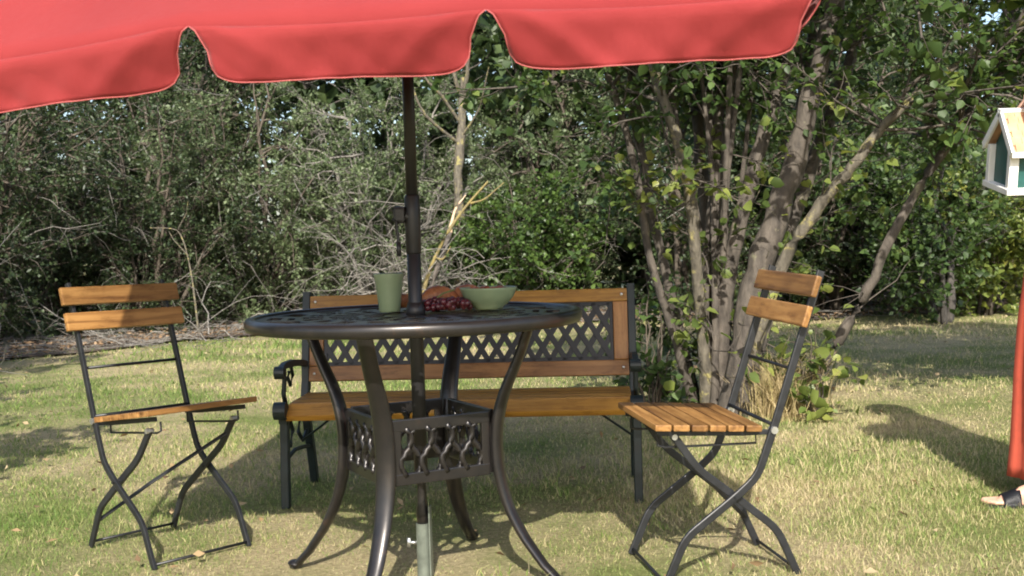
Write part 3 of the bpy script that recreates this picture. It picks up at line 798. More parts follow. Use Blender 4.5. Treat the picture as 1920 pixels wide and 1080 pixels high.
# woodland behind
r = np.random.default_rng(81)
nt_ = 52
x = -15 + 30 * (np.arange(nt_) + r.random(nt_)) / nt_; y = 15.6 + 3.5 * r.random(nt_)
S = np.stack([x, y, np.full(nt_, -.1)], 1)
Ptr = grow(r, S, np.stack([r.normal(size=nt_) * .1, r.normal(size=nt_) * .1, np.ones(nt_)], 1), 5.0 + 3.5 * r.random(nt_), 9, .06, 0)
b0, bd, _ = on_paths(r, Ptr, 2600, .03, .8)
d = r.normal(size=(2600, 3)) * np.array([1, 1, .45]); d[:, 2] += .2
Bw = grow(r, b0, d, .6 + 1.3 * r.random(2600), 5, .2, .03)
c, ld, _ = on_paths(r, Bw, 122000, .05, 1)
c = c + r.normal(size=c.shape) * .12
L = .185 * (.5 + .9 * r.random(len(c)))
V, TT = leaves_np(r, c, r.normal(size=c.shape), L, L * .65, .5)
wood_o = empty('far_wood', (0, 18, 0))
off = np.array([0, 18, 0.])
link('crown', np_mesh('wood_leaves', V - off, TT), M['leaf_wood'], wood_o)
link('trunk', np_mesh('wood_trunks', *cat([tubes_np(Ptr - off, .11 * (1 - .7 * np.linspace(0, 1, 9)[None]) * (.6 + .6 * r.random((nt_, 1))), 7),
                                           tubes_np(Bw - off, .018 * (1 - .7 * np.linspace(0, 1, 5)[None]) * np.ones((2600, 1)), 3)])), M['bark_dark'], wood_o)
tag(wood_o, 'dense green wood rising behind the thicket', 'wood', kind='stuff')
for ch in wood_o.children: ch['kind'] = 'stuff'

# ------------------------------------------------------------------ table
TB = (-.275, 3.285, 0)
table = empty('round_garden_table', TB, (0, 0, R(-18)))
tag(table, 'round dark bronze cast metal garden table with curved legs under the parasol', 'table')
TZ = .735
# pierced top: rings and scrolling spokes
def table_top():
    bm = bmesh.new()
    nr, na = 22, 120
    r0, r1 = .030, .445
    vs = {}
    def v(i, j):
        j %= na
        if (i, j) not in vs:
            rr = r0 + (r1 - r0) * i / nr
            tw = .20 * math.sin(PI * min(1, max(0, (rr - .12) / .26)))
            a = 2 * PI * j / na + tw
            vs[i, j] = bm.verts.new((rr * math.cos(a), rr * math.sin(a), TZ - .004))
        return vs[i, j]
    for i in range(nr):
        for j in range(na):
            hole = False
            if 3 <= i <= 5: hole = (j % 10) in (2, 3, 4, 5, 6, 7)
            elif 7 <= i <= 10: hole = ((j + i) % 6) in (1, 2, 3)
            elif 12 <= i <= 14: hole = ((j - i) % 6) in (1, 2, 3)
            elif 16 <= i <= 19: hole = (j % 8) in (1, 2, 3, 4, 5) and not ((j // 8) % 2 == 0 and i == 17)
            if not hole: bm.faces.new((v(i, j), v(i + 1, j), v(i + 1, j + 1), v(i, j + 1)))
    me = bpy.data.meshes.new('table_top'); bm.to_mesh(me); bm.free()
    o = link('table_top', me, M['bronze'], table)
    sm = o.modifiers.new('thick', 'SOLIDIFY'); sm.thickness = .009; sm.offset = -1
    bv = o.modifiers.new('bev', 'BEVEL'); bv.width = .0015; bv.segments = 1; bv.limit_method = 'ANGLE'
table_top()
MB().lathe([(.440, .001), (.452, .004), (.463, .001), (.4685, -.008), (.4685, -.020), (.464, -.031), (.454, -.034), (.450, -.022), (.440, -.012)], 96, (0, 0, TZ), closed=True).build('rim', M['bronze'], table, smooth=True)
prof = [(.34, .722), (.325, .66), (.285, .575), (.250, .50), (.234, .43), (.230, .36), (.236, .28), (.262, .19), (.305, .11), (.36, .04), (.405, -.006)]
pp = np.array(prof); tt = np.linspace(0, len(pp) - 1, 41)
rs = np.interp(tt, np.arange(len(pp)), pp[:, 0]); zs = np.interp(tt, np.arange(len(pp)), pp[:, 1])
for _ in range(6): rs[1:-1] = (rs[:-2] + rs[2:]) / 2 * .5 + rs[1:-1] * .5
leg_me = None
for k in range(4):
    if leg_me is None:
        wts = np.interp(zs, [0, .12, .30, .46, .60, .72], [.019, .023, .029, .029, .024, .023])
        b = MB().tube([(r_, 0, z_) for r_, z_ in zip(rs, zs)], list(wts), 16, sx=.55, ref=(1, 0, .02))
        b.ball((.405, 0, .002), .022, 10, 6, (1.1, 1, .5))
        leg_me = b.mesh('leg')
        leg_me.polygons.foreach_set('use_smooth', np.ones(len(leg_me.polygons), bool))
        leg_me.set_sharp_from_angle(angle=R(40))
    link('leg', leg_me, M['bronze'], table, rot=(0, 0, k * PI / 2))
# skirt panels between the legs
ca = .226
side = ca * math.sqrt(2)
for k in range(4):
    a = PI / 4 + k * PI / 2
    e = empty('skirt_panel', (math.cos(a) * ca / math.sqrt(2), math.sin(a) * ca / math.sqrt(2), 0), (0, 0, a + PI / 2))
    bpy.data.objects.remove(e)
    wdt = side - .035
    f = MB()
    f.box((0, 0, .449), (wdt, .014, .032), bev=.003).box((0, 0, .305), (wdt, .014, .032), bev=.003)
    f.box((-wdt / 2 + .012, 0, .377), (.024, .013, .124), bev=.003).box((wdt / 2 - .012, 0, .377), (.024, .013, .124), bev=.003)
    pn = f.build('skirt_panel', M['bronze'], table, (math.cos(a) * ca / math.sqrt(2), math.sin(a) * ca / math.sqrt(2), 0), (0, 0, a + PI / 2))
    nb_ = 8
    for q in range(nb_):
        x0 = -wdt / 2 + .038 + (wdt - .076) * q / (nb_ - 1)
        sgn = 1 if q % 2 else -1
        pts = [(x0 + sgn * .016 * math.sin(2 * PI * (u / 14)), .002 * sgn, .312 + .130 * u / 14) for u in range(15)]
        MB().tube(pts, .0088, 8).build('wave_bar', M['bronze'], pn, smooth=True)
MB().tube([(0, 0, TZ - .004), (0, 0, TZ - .05)], .034, 20).build('parasol_collar', M['bronze'], table, smooth=False)

# ------------------------------------------------------------------ parasol
PX, PY = -.272, 3.285
par = empty('parasol', (PX, PY, 0), (0, 0, R(-7)))
tag(par, 'square red cloth parasol with scalloped valance standing through the table', 'parasol')
HALF = .962                 # half side of the square canopy
TAU = R(19)                 # the head is tipped towards the sun
RIM_C = Vector((.030, -.022, 1.385 + HALF * math.sin(TAU)))
RISE = .47
ct, st_ = math.cos(TAU), math.sin(TAU)
def tip_pt(x, y, z):
    """canopy coordinates (rim plane, z along the tipped axis) to parasol coordinates"""
    return Vector((RIM_C.x + x, RIM_C.y + y * ct - z * st_, RIM_C.z + y * st_ + z * ct))
def droop(x, y):
    """the left front corner of the frame hangs lower than the rest"""
    return -.062 * max(0, (-.30 - x) / .65) * max(0, (-y + .25) / 1.2)
APEX = tip_pt(0, 0, RISE)
JOINT = Vector((0, 0, 1.585))
axis = (APEX - JOINT).normalized()
MB().tube([(0, 0, .29), (0, 0, 1.05)], .0195, 20).build('lower_pole', M['pole'], par, smooth=True)
MB().tube([(0, 0, 1.02), (0, 0, 1.59)], .0165, 20).build('upper_pole', M['pole'], par, smooth=True)
MB().tube([(0, 0, 1.56), (0, 0, 1.60)], .024, 16).build('tilt_joint', M['pole'], par, smooth=True)
MB().tube([JOINT - axis * .01, APEX], .0175, 20).build('tilted_pole', M['pole'], par, smooth=True)
MB().tube([(0, 0, .90), (0, 0, .905), (0, 0, 1.0), (0, 0, 1.06), (0, 0, 1.065)], [.0195, .0215, .0225, .0215, .0185], 20).build('sleeve', M['pole'], par, smooth=True)
MB().tube([(0, 0, .725), (0, 0, .745), (0, 0, .765)], [.028, .027, .022], 20)  .build('pole_collar', M['pole'], par, smooth=True)
ck = MB().box((-.034, -.012, 1.010), (.034, .030, .048), bev=.009).tube([(-.02, -.012, 1.008), (-.005, -.006, 1.0)], .014, 10).build('crank_housing', M['pole'], par)
MB().tube([(-.050, -.020, 1.0), (-.040, -.034, .99), (-.034, -.036, .93), (-.034, -.036, .90)], .0045, 8).tube([(-.034, -.036, .935), (-.034, -.036, .895)], .0065, 10).build('crank_handle', M['pole'], ck, smooth=True)
RUN = APEX - axis * .36
MB().tube([RUN - axis * .03, RUN + axis * .03], .034, 16).build('runner', M['pole'], par, smooth=True)
MB().tube([APEX - axis * .01, APEX + axis * .02, APEX + axis * .03, APEX + axis * .05, APEX + axis * .07], [.03, .03, .016, .022, .006], 16).build('finial', M['pole'], par, smooth=True)
for k in range(8):
    a = k * PI / 4
    L_ = HALF * (math.sqrt(2) if k % 2 else 1) * .985
    ex, ey = math.cos(a) * L_, math.sin(a) * L_
    tipz = droop(ex, ey)
    rb = MB().tube([tip_pt(0, 0, RISE - .022), tip_pt(ex * .5, ey * .5, RISE / 2 - .022), tip_pt(ex, ey, -.016 + tipz)], .007, 8).build('rib', M['pole'], par, smooth=True)
    MB().tube([RUN + Vector((math.cos(a) * .03, math.sin(a) * .03, 0)), tip_pt(ex * .52, ey * .52, RISE / 2 - .035)], .005, 6).build('stretcher', M['pole'], rb, smooth=True)
# canopy panels: four triangles with sag between ribs
def rot4(k, x, y):
    c_, s_ = ((1, 0), (0, 1), (-1, 0), (0, -1))[k]
    return x * c_ - y * s_, x * s_ + y * c_
def rim_dip(s): return -.010 * abs(math.sin(1.5 * PI * (s + HALF) / HALF))
def panel(k):
    bm = bmesh.new(); NU, NV = 36, 18
    rows = []
    for j in range(NV + 1):
        t = max(j / NV, .001)
        row = []
        for i in range(NU + 1):
            s = i / NU * 2 - 1
            x, y = rot4(k, s * HALF * t, -HALF * t)
            z = RISE * (1 - t)
            sag = (1 - abs(abs(s) * 2 - 1) ** 2) * .022 * math.sin(PI * min(1, t * .98))
            z += -sag + .014 * math.sin(PI * t) + rim_dip(s * HALF) * max(0, t - .6) / .4
            z += droop(x, y)
            row.append(bm.verts.new(tip_pt(x, y, z)))
        rows.append(row)
    for j in range(NV):
        for i in range(NU):
            bm.faces.new((rows[j][i], rows[j][i + 1], rows[j + 1][i + 1], rows[j + 1][i]))
    bmesh.ops.remove_doubles(bm, verts=bm.verts, dist=.0004)
    me = bpy.data.meshes.new('canopy_panel'); bm.to_mesh(me); bm.free()
    o = link('canopy_panel', me, M['fabric'], par, smooth=True)
    sm = o.modifiers.new('thick', 'SOLIDIFY'); sm.thickness = .0012
    return o
cuts = [-HALF, -.283, .324, HALF]
FLH = .108
def flap(k, s0, s1, seed):
    """one hanging valance lobe, arched cut outs between lobes, rounded lower corners; hangs plumb from the tipped rim"""
    rg = random.Random(seed)
    bm = bmesh.new(); NU, NV = 48, 12
    w = s1 - s0
    ph = [rg.random() * 6.28 for _ in range(6)]
    ox, oy = rot4(k, 0, -1)
    rows = []
    skew = rg.uniform(-.010, .010)
    for j in range(NV + 1):
        t = j / NV
        row = []
        inset = .001 + .031 * min(1, t / .5) ** .5 + .012 * max(0, t - .3)
        for i in range(NU + 1):
            u = i / NU
            s = s0 + inset + (w - 2 * inset) * u
            top = tip_pt(*rot4(k, s, -HALF), rim_dip(s) + droop(*rot4(k, s, -HALF)))
            dcorner = min(u, 1 - u) * w
            rc = .075
            q = max(0, 1 - dcorner / rc)
            round_ = 1 - .26 * (1 - math.sqrt(1 - q ** 2)) * t
            drop = FLH * t * round_ + (skew * (u - .5) + .004 * math.sin(6 * u + ph[3])) * t
            # diagonal drag folds running from the rib ends, and a soft billow
            wv = (.012 * math.sin(5.5 * u + ph[0]) + .007 * math.sin(12 * u + 2.6 * t + ph[1]) + .0042 * abs(math.sin(17 * u - 4 * t + ph[2])) + .0025 * math.sin(43 * u + 5 * t + ph[4])) * t ** 1.1
            wv += .006 * math.exp(-((u - .08 - .25 * t) / .06) ** 2) + .006 * math.exp(-((u - .92 + .25 * t) / .06) ** 2)
            out = .002 + .010 * math.sin(PI * .5 * min(1, t * 4)) - .046 * t + wv
            row.append(bm.verts.new(top + Vector((ox * out, oy * out, -drop))))
        rows.append(row)
    for j in range(NV):
        for i in range(NU):
            bm.faces.new((rows[j][i], rows[j + 1][i], rows[j + 1][i + 1], rows[j][i + 1]))
    outline = [r_[0].co.copy() for r_ in rows] + [v_.co.copy() for v_ in rows[-1]][1:] + [r_[-1].co.copy() for r_ in rows[::-1]][1:]
    me = bpy.data.meshes.new('valance_flap'); bm.to_mesh(me); bm.free()
    o = link('valance_flap', me, M['fabric'], par, smooth=True)
    sm = o.modifiers.new('thick', 'SOLIDIFY'); sm.thickness = .0012
    MB().tube(outline, .0014, 6).build('hem', M['hem'], o, smooth=True)
for k in range(4):
    panel(k)
    cs = cuts if k == 0 else [-HALF, -HALF / 3, HALF / 3, HALF]
    for q in range(3): flap(k, cs[q], cs[q + 1], k * 10 + q)

# ground spike that holds the pole
sp = empty('parasol_ground_spike', (PX, PY, 0), (0, 0, R(-10)))
tag(sp, 'grey green tube holder with wing screw staked under the table', 'parasol base')
MB().lathe([(.0165, .14), (.0195, .14), (.0195, .05), (.0195, -.02), (0, -.02)], 20).build('tube', M['sleeve'], sp, smooth=False)
MB().box((.0225, -.004, .09), (.004, .026, .20), bev=.0012).build('fin', M['sleeve'], sp)
MB().tube([(0, 0, .13), (0, 0, .17), (0, 0, .20), (0, 0, .26), (0, 0, .30)], [.0165, .0175, .014, .012, .0185], 18).build('reducer', M['bronze'], sp, smooth=True)
ts = MB().tube([(-.017, -.004, .085), (-.040, -.008, .085)], .0045, 8).build('screw', M['steel'], sp, smooth=True)
MB().tube([(-.040, -.008, .098), (-.040, -.008, .072)], .0055, 8, sx=.6).build('wing', M['steel'], ts, smooth=True)

# ------------------------------------------------------------------ things on the table
def on_table(x, y): return (x, y, TZ + .0005)
mug = empty('tumbler', on_table(-.352, 3.36))
MB().lathe([(0, .004), (.022, .003), (.0285, 0), (.0305, .004), (.034, .04), (.0395, .085), (.0435, .108), (.0432, .1105), (.0405, .109), (.036, .08), (.031, .04), (.027, .01), (0, .008)], 40).build('body', M['ceramic'], mug, smooth=True)
tag(mug, 'tall sage green stoneware tumbler left of the parasol pole', 'cup')
bowl = empty('bowl', on_table(-.068, 3.36))
MB().lathe([(0, .003), (.036, .002), (.040, 0), (.042, .006), (.056, .016), (.072, .036), (.0815, .058), (.0825, .0625), (.0795, .061), (.068, .038), (.05, .018), (0, .012)], 48).build('body', M['ceramic'], bowl, smooth=True)
tag(bowl, 'wide sage green stoneware bowl right of the grapes', 'bowl')
ft = MB()
rf = random.Random(4)
for q in range(26):
    a, rr = rf.random() * 6.28, .060 * math.sqrt(rf.random())
    ft.ball((rr * math.cos(a), rr * math.sin(a), 0.042 + .009 * rf.random() + .004 * (1 - rr / .06)), .011 + .004 * rf.random(), 8, 6)
fo = ft.build('fruit_filling', M['berries'], None, on_table(-.068, 3.36), smooth=True)
tag(fo, 'reddish brown fruit heaped inside the green bowl', 'fruit')
gp = empty('grape_bunch', on_table(-.195, 3.33))
gm = MB()
for q in range(95):
    u = rf.random(); xx = -.075 + .15 * u
    hh = .020 * (1 - (2 * u - 1) ** 2 * .55)
    gm.ball((xx, rf.uniform(-.045, .045), .011 + rf.random() * hh), .0088 + .002 * rf.random(), 8, 6, (1, 1, 1.12))
gm.build('grapes', M['grape'], gp, smooth=True)['kind'] = 'stuff'
MB().tube([(-.03, .01, .03), (.0, .012, .05), (.03, .02, .058)], .003, 6).build('stalk', M['stalk'], gp, smooth=True)
tag(gp, 'bunch of dark red grapes beside the parasol pole on the table', 'grapes')
def roll(loc, rz, s, label):
    b = MB()
    for q in range(9):
        u = q / 8 * 2 - 1
        b.ball((u * .042, .012 * (1 - u * u), .028 + .004 * (1 - u * u)), .028 * (1 - .62 * u * u), 12, 8, (.62, 1, 1))
    me = b.mesh('bread_roll')
    o = link('bread_roll', me, M['pastry'], None, loc, (0, 0, rz), True)
    o.scale = (s, s, s)
    rm = o.modifiers.new('join', 'REMESH'); rm.mode = 'VOXEL'; rm.voxel_size = .003; rm.use_smooth_shade = True
    tag(o, label, 'bread roll', 'rolls behind the grapes')
roll(on_table(-.212, 3.405), .35, 1.18, 'orange brown baked roll lying behind the grapes')
roll(on_table(-.135, 3.430), -.3, 1.18, 'orange brown baked roll lying right behind the bowl')
roll(on_table(-.318, 3.45), .9, .8, 'orange brown baked roll lying between tumbler and pole')

# ------------------------------------------------------------------ bench
bench = empty('garden_bench', (-.19, 4.34, 0), (0, 0, R(-4.3)))
tag(bench, 'garden bench with wooden slats, black lattice back and cast iron ends', 'bench')
BL = 1.27
def slat(name, c, d, mt, parent, rot=None, bev=.004):
    return MB().box((0, 0, 0), d, bev=bev).build(name, mt, parent, c, rot)
# ends
for s in (-1, 1):
    x = s * (BL / 2 - .004)
    e = MB()
    ref = (1, 0, 0)
    # front leg rising to the scrolled arm, back leg sweeping up into the back post
    e.bar([(x, -.205, -.01), (x, -.200, .10), (x, -.188, .22), (x, -.185, .33)], .034, .030, ref)
    e.bar([(x, .225, -.01), (x, .185, .12), (x, .135, .25), (x, .120, .34), (x, .140, .40)], .036, .030, ref)
    e.bar([(x, .140, .37), (x, .150, .46), (x, .180, .60), (x, .215, .745)], .034, .030, ref)
    e.bar([(x, -.215, .312), (x, -.10, .322), (x, .03, .318), (x, .14, .335)], .036, .028, ref)
    # scrolled cast bracket under the seat
    e.tube([(x, -.185, .23), (x, -.12, .20), (x, -.08, .25), (x, -.11, .29), (x, -.14, .27)], .008, 8)
    e.tube([(x, .14, .22), (x, .06, .19), (x, .0, .23), (x, .03, .29), (x, .07, .27)], .008, 8)
    e.tube([(x, -.195, .16), (x, -.06, .175), (x, .05, .165), (x, .17, .15)], .008, 8)
    eo = e.build('end_frame', M['green_black'], bench)
    am = MB()
    am.bar([(x, .150, .470), (x, .08, .484), (x, -.05, .497), (x, -.16, .500), (x, -.215, .492)], [.022, .024, .026, .024, .020], .022, ref)
    am.tube([(x - .018, -.222, .480), (x + .018, -.222, .480)], .023, 16)
    am.tube([(x - .020, -.222, .480), (x + .020, -.222, .480)], .011, 12)
    am.build('armrest', M['green_black'], bench)
    st = MB().tube([(x, -.19, .50), (x, -.165, .45), (x, -.185, .40), (x, -.165, .36), (x, -.195, .335)], .009, 8)
    st.tube([(x, -.08, .50), (x, -.05, .45), (x, -.09, .42), (x, -.12, .45), (x, -.10, .47)], .007, 8)
    st.build('arm_scroll', M['green_black'], bench, smooth=True)
    MB().tube([(x - .022, -.232, .345), (x + .022, -.232, .345)], .032, 16).build('seat_scroll', M['green_black'], bench)
# seat slats
for y, z, tx in ((-.206, .335, .62), (-.140, .352, .03), (-.068, .353, .0), (.004, .353, .0), (.076, .353, .0)):
    slat('seat_slat', (0, y, z), (BL - .04, .064, .026), M['bench_wood'], bench, (tx, 0, 0))
# backrest, leaning back
lean = math.atan2(.065, .30)
bk = Matrix.Translation((0, .137, .40)) @ Matrix.Rotation(-lean, 4, 'X')
def bpt(x, h, d=0): return tuple(bk @ Vector((x, d, h)))
BW = BL - .036
slat('bottom_rail', bpt(0, .032), (BW, .024, .058), M['bench_wood_red'], bench, (-lean, 0, 0))
slat('top_rail', bpt(0, .312), (BW, .024, .050), M['bench_wood'], bench, (-lean, 0, 0))
for s in (-1, 1):
    o = MB().box((0, 0, 0), (.224, .024, .056), bev=.004).build('stile', M['bench_wood_red'], bench, bpt(s * (BW / 2 - .028), .174))
    o.rotation_euler = (Matrix.Rotation(-lean, 4, 'X') @ Matrix.Rotation(PI / 2, 4, 'Y')).to_euler()
# lattice panel between stiles
LW, LH = BW - .112, .226
lp = MB()
for z in (.061 + .006, .287 - .006): lp.box(bpt(0, z), (LW, .008, .020), (-lean, 0, 0), .002)
for s in (-1, 1): lp.box(bpt(s * (LW / 2 - .007), .174), (.014, .0082, LH), (-lean, 0, 0), .002)
lpo = lp.build('lattice_panel', M['lattice'], bench)
step, slope = .059, 1.65
zlo, zhi = .066, .282
for dirn in (-1, 1):
    x0 = -LW / 2 - .3
    while x0 < LW / 2 + .3:
        # strip x = x0 + dirn*(z-zlo)/slope clipped to the panel
        za, zb = zlo, zhi
        xa, xb = x0, x0 + dirn * (zhi - zlo) / slope
        lo, hi = -LW / 2 + .004, LW / 2 - .004
        ts = [0., 1.]
        dx = xb - xa
        t0_, t1_ = 0., 1.
        if dx > 0: t0_ = max(0, (lo - xa) / dx); t1_ = min(1, (hi - xa) / dx)
        else: t0_ = max(0, (hi - xa) / dx); t1_ = min(1, (lo - xa) / dx)
        if t1_ - t0_ > .08:
            A = Vector(bpt(xa + dx * t0_, za + (zb - za) * t0_, .0015 * dirn)); Bq = Vector(bpt(xa + dx * t1_, za + (zb - za) * t1_, .0015 * dirn))
            nrm = bk.to_3x3() @ Vector((0, 1, 0))
            MB().bar([A, Bq], .0215, .005, nrm).build('lattice_strip', M['lattice'], lpo)
        x0 += step
# brace rods under the seat, bolts
for s in (-1, 1):
    MB().tube([(s * (BL / 2 - .02), .0, .20), (s * (BL / 2 - .22), -.02, .345)], .0045, 6).build('brace_rod', M['green_black'], bench, smooth=True)
    for z in (.312, .032):
        MB().ball(bpt(s * (BW / 2 - .022), z, -.013), .006, 8, 6, (1, .5, 1)).build('bolt', M['steel'], bench, smooth=True)

# ------------------------------------------------------------------ folding chairs
def chair_proto():
    root = empty('folding_chair')
    wu, ws, wb, wt = .169, .150, .210, .196
    blk = M['black']
    def sidebar(pts, y, w=.016, t=.009):
        # rounded polyline
        P0 = [Vector((p[0], y, p[1])) for p in pts]
        out = [P0[0]]
        for i in range(1, len(P0) - 1):
            a, b, c = P0[i - 1], P0[i], P0[i + 1]
            r_ = min(.035, (b - a).length * .4, (c - b).length * .4)
            p1, p2 = b + (a - b).normalized() * r_, b + (c - b).normalized() * r_
            for q in range(5):
                u = q / 4
                out.append(p1 * (1 - u) ** 2 + b * 2 * u * (1 - u) + p2 * u ** 2)
        out.append(P0[-1])
        return MB().bar(out, w * 1.25, t * 1.25, (0, 1, 0))
    for s in (-1, 1):
        sidebar([(-.334, .823), (-.188, .401), (-.140, .277), (-.078, .226), (.066, .125), (.128, -.008)], s * wu, .0165, .009).build('back_leg', blk, root)
        sidebar([(.085, .400), (.02, .305), (-.078, .226), (-.200, .123), (-.256, -.008)], s * ws, .0165, .009).build('front_leg', blk, root)
        MB().tube([(-.188, s * (wu - .012), .401), (-.188, s * (wu + .012), .401)], .010, 12).build('bolt', M['steel'], root)
        MB().tube([(-.078, s * (ws - .008), .226), (-.078, s * (wu + .010), .226)], .006, 10).build('rivet', blk, root)
        # seat rail and wire guide under the seat
        MB().bar([(-.188, s * (wu - .011), .394), (-.10, s * (wu - .011), .396), (.135, s * (wu - .011), .412)], .014, .006, (0, 1, 0)).build('seat_rail', blk, root)
        MB().tube([(-.150, s * (ws - .012), .392), (-.150, s * (ws - .012), .362), (.105, s * (ws - .012), .368), (.125, s * (ws - .012), .374), (.125, s * (ws - .012), .402)], .0034, 6).build('wire_guide', blk, root)
        MB().tube([(.085, s * (ws - .010), .398), (.085, s * (wu - .006), .398)], .008, 8).build('pivot', M['steel'], root)
    def cross(name, x, z, w, r_=.0048): MB().tube([(x, -w, z), (x, w, z)], r_, 8).build(name, blk, root, smooth=True)
    cross('back_rung', -.252, .560, wu)
    cross('seat_rung', -.186, .416, wu, .0055)
    cross('front_rung', .124, .006, wu)
    cross('rear_rung', -.253, .007, ws, .0045)
    MB().bar([(-.222, -ws, .075), (-.10, -ws * .25, .195), (.055, ws, .352)], .012, .005, (.6, 0, .8)).build('diagonal_brace', blk, root)
    # back slats on the front face of the uprights
    ang = math.atan2(.146, .422)
    for h in (.784, .705):
        f = (h - .401) / (.823 - .401)
        x = -.188 + f * (-.146)
        o = MB().box((0, 0, 0), (2 * wb, .017, .058), bev=.004).build('back_slat', M['chair_wood'], root, (x + .0175, 0, h))
        o.rotation_euler = (Matrix.Rotation(-ang, 4, 'Y') @ Matrix.Rotation(-PI / 2, 4, 'Z')).to_euler()
    # seat slats, running across
    n = 6
    sl = math.atan2(.022, .30)
    for q in range(n):
        x = -.150 + (.300) * (q + .5) / n
        o = MB().box((0, 0, 0), (2 * wt, .044, .017), bev=.003).build('seat_slat', M['chair_wood'], root, (x, 0, .411 + (x + .15) * .073))
        o.rotation_euler = (Matrix.Rotation(-sl, 4, 'Y') @ Matrix.Rotation(-PI / 2, 4, 'Z')).to_euler()
    return root

def copy_tree(o, parent=None):
    c = o.copy(); col.objects.link(c); c.parent = parent
    for ch in list(o.children): copy_tree(ch, c)
    return c
chL = chair_proto()
chR = copy_tree(chL)
def place_chair(c, x, y, a, pt, rl):
    c.location = (x, y, 0)
    # local z gains pt*x + rl*y
    c.rotation_euler = (Matrix.Rotation(a, 4, 'Z') @ Matrix.Rotation(-pt, 4, 'Y') @ Matrix.Rotation(rl, 4, 'X')).to_euler()
place_chair(chL, -1.065, 3.63, -.705, -.028, -.012)
place_chair(chR, .483, 3.285, 3.303, -.013, -.02)
for o in chL.children:          # its seat is hitched up at the front
    if o.name.startswith('seat_slat'):
        o.location.z += (o.location.x + .15) * .095
        o.rotation_euler = (Matrix.Rotation(-.095, 4, 'Y') @ o.rotation_euler.to_matrix().to_4x4()).to_euler()
    elif o.name.startswith(('seat_rail', 'wire_guide')):
        o.matrix_local = Matrix.Translation((-.188, 0, .394)) @ Matrix.Rotation(-.085, 4, 'Y') @ Matrix.Translation((.188, 0, -.394))
tag(chL, 'wooden folding chair left of the table with half shaded back slats', 'chair', 'folding bistro chairs')
tag(chR, 'wooden folding chair right of the table in front of the tree', 'chair', 'folding bistro chairs')

# ------------------------------------------------------------------ birdhouse
bh = empty('birdhouse', (1.735, 3.82, 1.043), (R(12), 0, 0))
tag(bh, 'small dark green birdhouse with white trim and tan roof held in hand', 'birdhouse')
hw, hd = .140, .080     # half length, half depth
MB().box((0, 0, .010), (2 * hw + .04, 2 * hd + .04, .020), bev=.003).build('base', M['white_wood'], bh)
wl_ = MB()
wl_.box((0, 0, .080), (2 * hw - .01, 2 * hd - .01, .120))
bmw = wl_.bm
for s in (-1, 1):
    a = [bmw.verts.new((s * (hw - .005), y, z)) for y, z in ((-hd + .005, .140), (hd - .005, .140), (0, .228))]
    b2 = [bmw.verts.new((s * (hw - .013), y, z)) for y, z in ((-hd + .005, .140), (hd - .005, .140), (0, .228))]
    bmw.faces.new(a); bmw.faces.new(b2[::-1])
    for i in range(3): bmw.faces.new((a[i], a[(i + 1) % 3], b2[(i + 1) % 3], b2[i]))
wl_.build('wall', M['teal'], bh)
for sx_ in (-1, 1):
    for sy_ in (-1, 1):
        MB().box((sx_ * hw, sy_ * hd, .0805), (.030, .022, .121), bev=.002).build('corner_post', M['white_wood'], bh)
rang = math.atan2(.252 - .135, hd + .03)
rl_ = math.hypot(.252 - .135, hd + .03)
for s in (-1, 1):
    ro = MB().box((0, 0, 0), (2 * hw + .03, rl_, .008)).build('roof_slope', M['shingle'], bh, (0, s * (hd + .03) / 2, (.252 + .135) / 2), (-s * rang, 0, 0))
    for q in range(6):
        yy = (q + .5) / 6 - .5
        for p in range(9):
            MB().box((-hw - .010 + (2 * hw + .02) * (p + .5 + .25 * (q % 2 - .5)) / 9, s * yy * rl_ * .97, .0068), (.0325, rl_ / 6 + .004, .004), (-s * .09, 0, 0), .0008).build('shingle', M['shingle'], ro)
    MB().box((0, s * (hd + .033), .131), (2 * hw + .04, .010, .018), bev=.002).build('eave_board', M['white_wood'], bh)
    for e in (-1, 1):
        MB().box((e * (hw + .019), s * (hd + .03) / 2, (.252 + .135) / 2 - .002), (.009, rl_ + .004, .024), (-s * rang, 0, 0), .002).build('barge_board', M['white_wood'], bh)
MB().box((0, 0, .258), (2 * hw + .046, .030, .012), bev=.003).build('ridge_cap', M['white_wood'], bh)

# ------------------------------------------------------------------ person carrying it
per = empty('person', (1.90, 3.88, 0))
tag(per, 'person in long red orange dress and black sandals carrying the birdhouse', 'person')
OX = Vector((1.90, 3.88, 0))
bd_ = MB()
def cap(p, q, r0_, r1_, n=14, k=5, flat=1.0):
    p, q = Vector(p) - OX, Vector(q) - OX
    bd_.tube([p.lerp(q, i / k) for i in range(k + 1)], [r0_ + (r1_ - r0_) * i / k for i in range(k + 1)], n)
    bd_.ball(p, r0_, 12, 8); bd_.ball(q, r1_, 12, 8)
def el(c, rx, ry, rz, rot=None): bd_.ball(Vector(c) - OX, 1, 18, 12, (rx, ry, rz), rot)
# torso, facing -X
el((1.92, 3.88, .94), .125, .165, .13); el((1.91, 3.88, 1.08), .095, .13, .14); el((1.90, 3.88, 1.25), .105, .15, .15); el((1.91, 3.88, 1.36), .075, .165, .07)
cap((1.905, 3.88, 1.38), (1.885, 3.88, 1.50), .052, .047)
# head turned towards the birdhouse
el((1.865, 3.88, 1.605), .092, .074, .112); el((1.835, 3.88, 1.56), .060, .056, .065); el((1.776, 3.88, 1.60), .017, .013, .022); el((1.787, 3.88, 1.582), .014, .017, .010)
el((1.785, 3.88, 1.547), .012, .024, .007); el((1.787, 3.88, 1.536), .012, .021, .007); el((1.80, 3.88, 1.510), .024, .026, .020)
for s in (-1, 1):
    el((1.872, 3.88 + s * .074, 1.595), .020, .010, .032)
    el((1.792, 3.88 + s * .032, 1.628), .014, .020, .007)
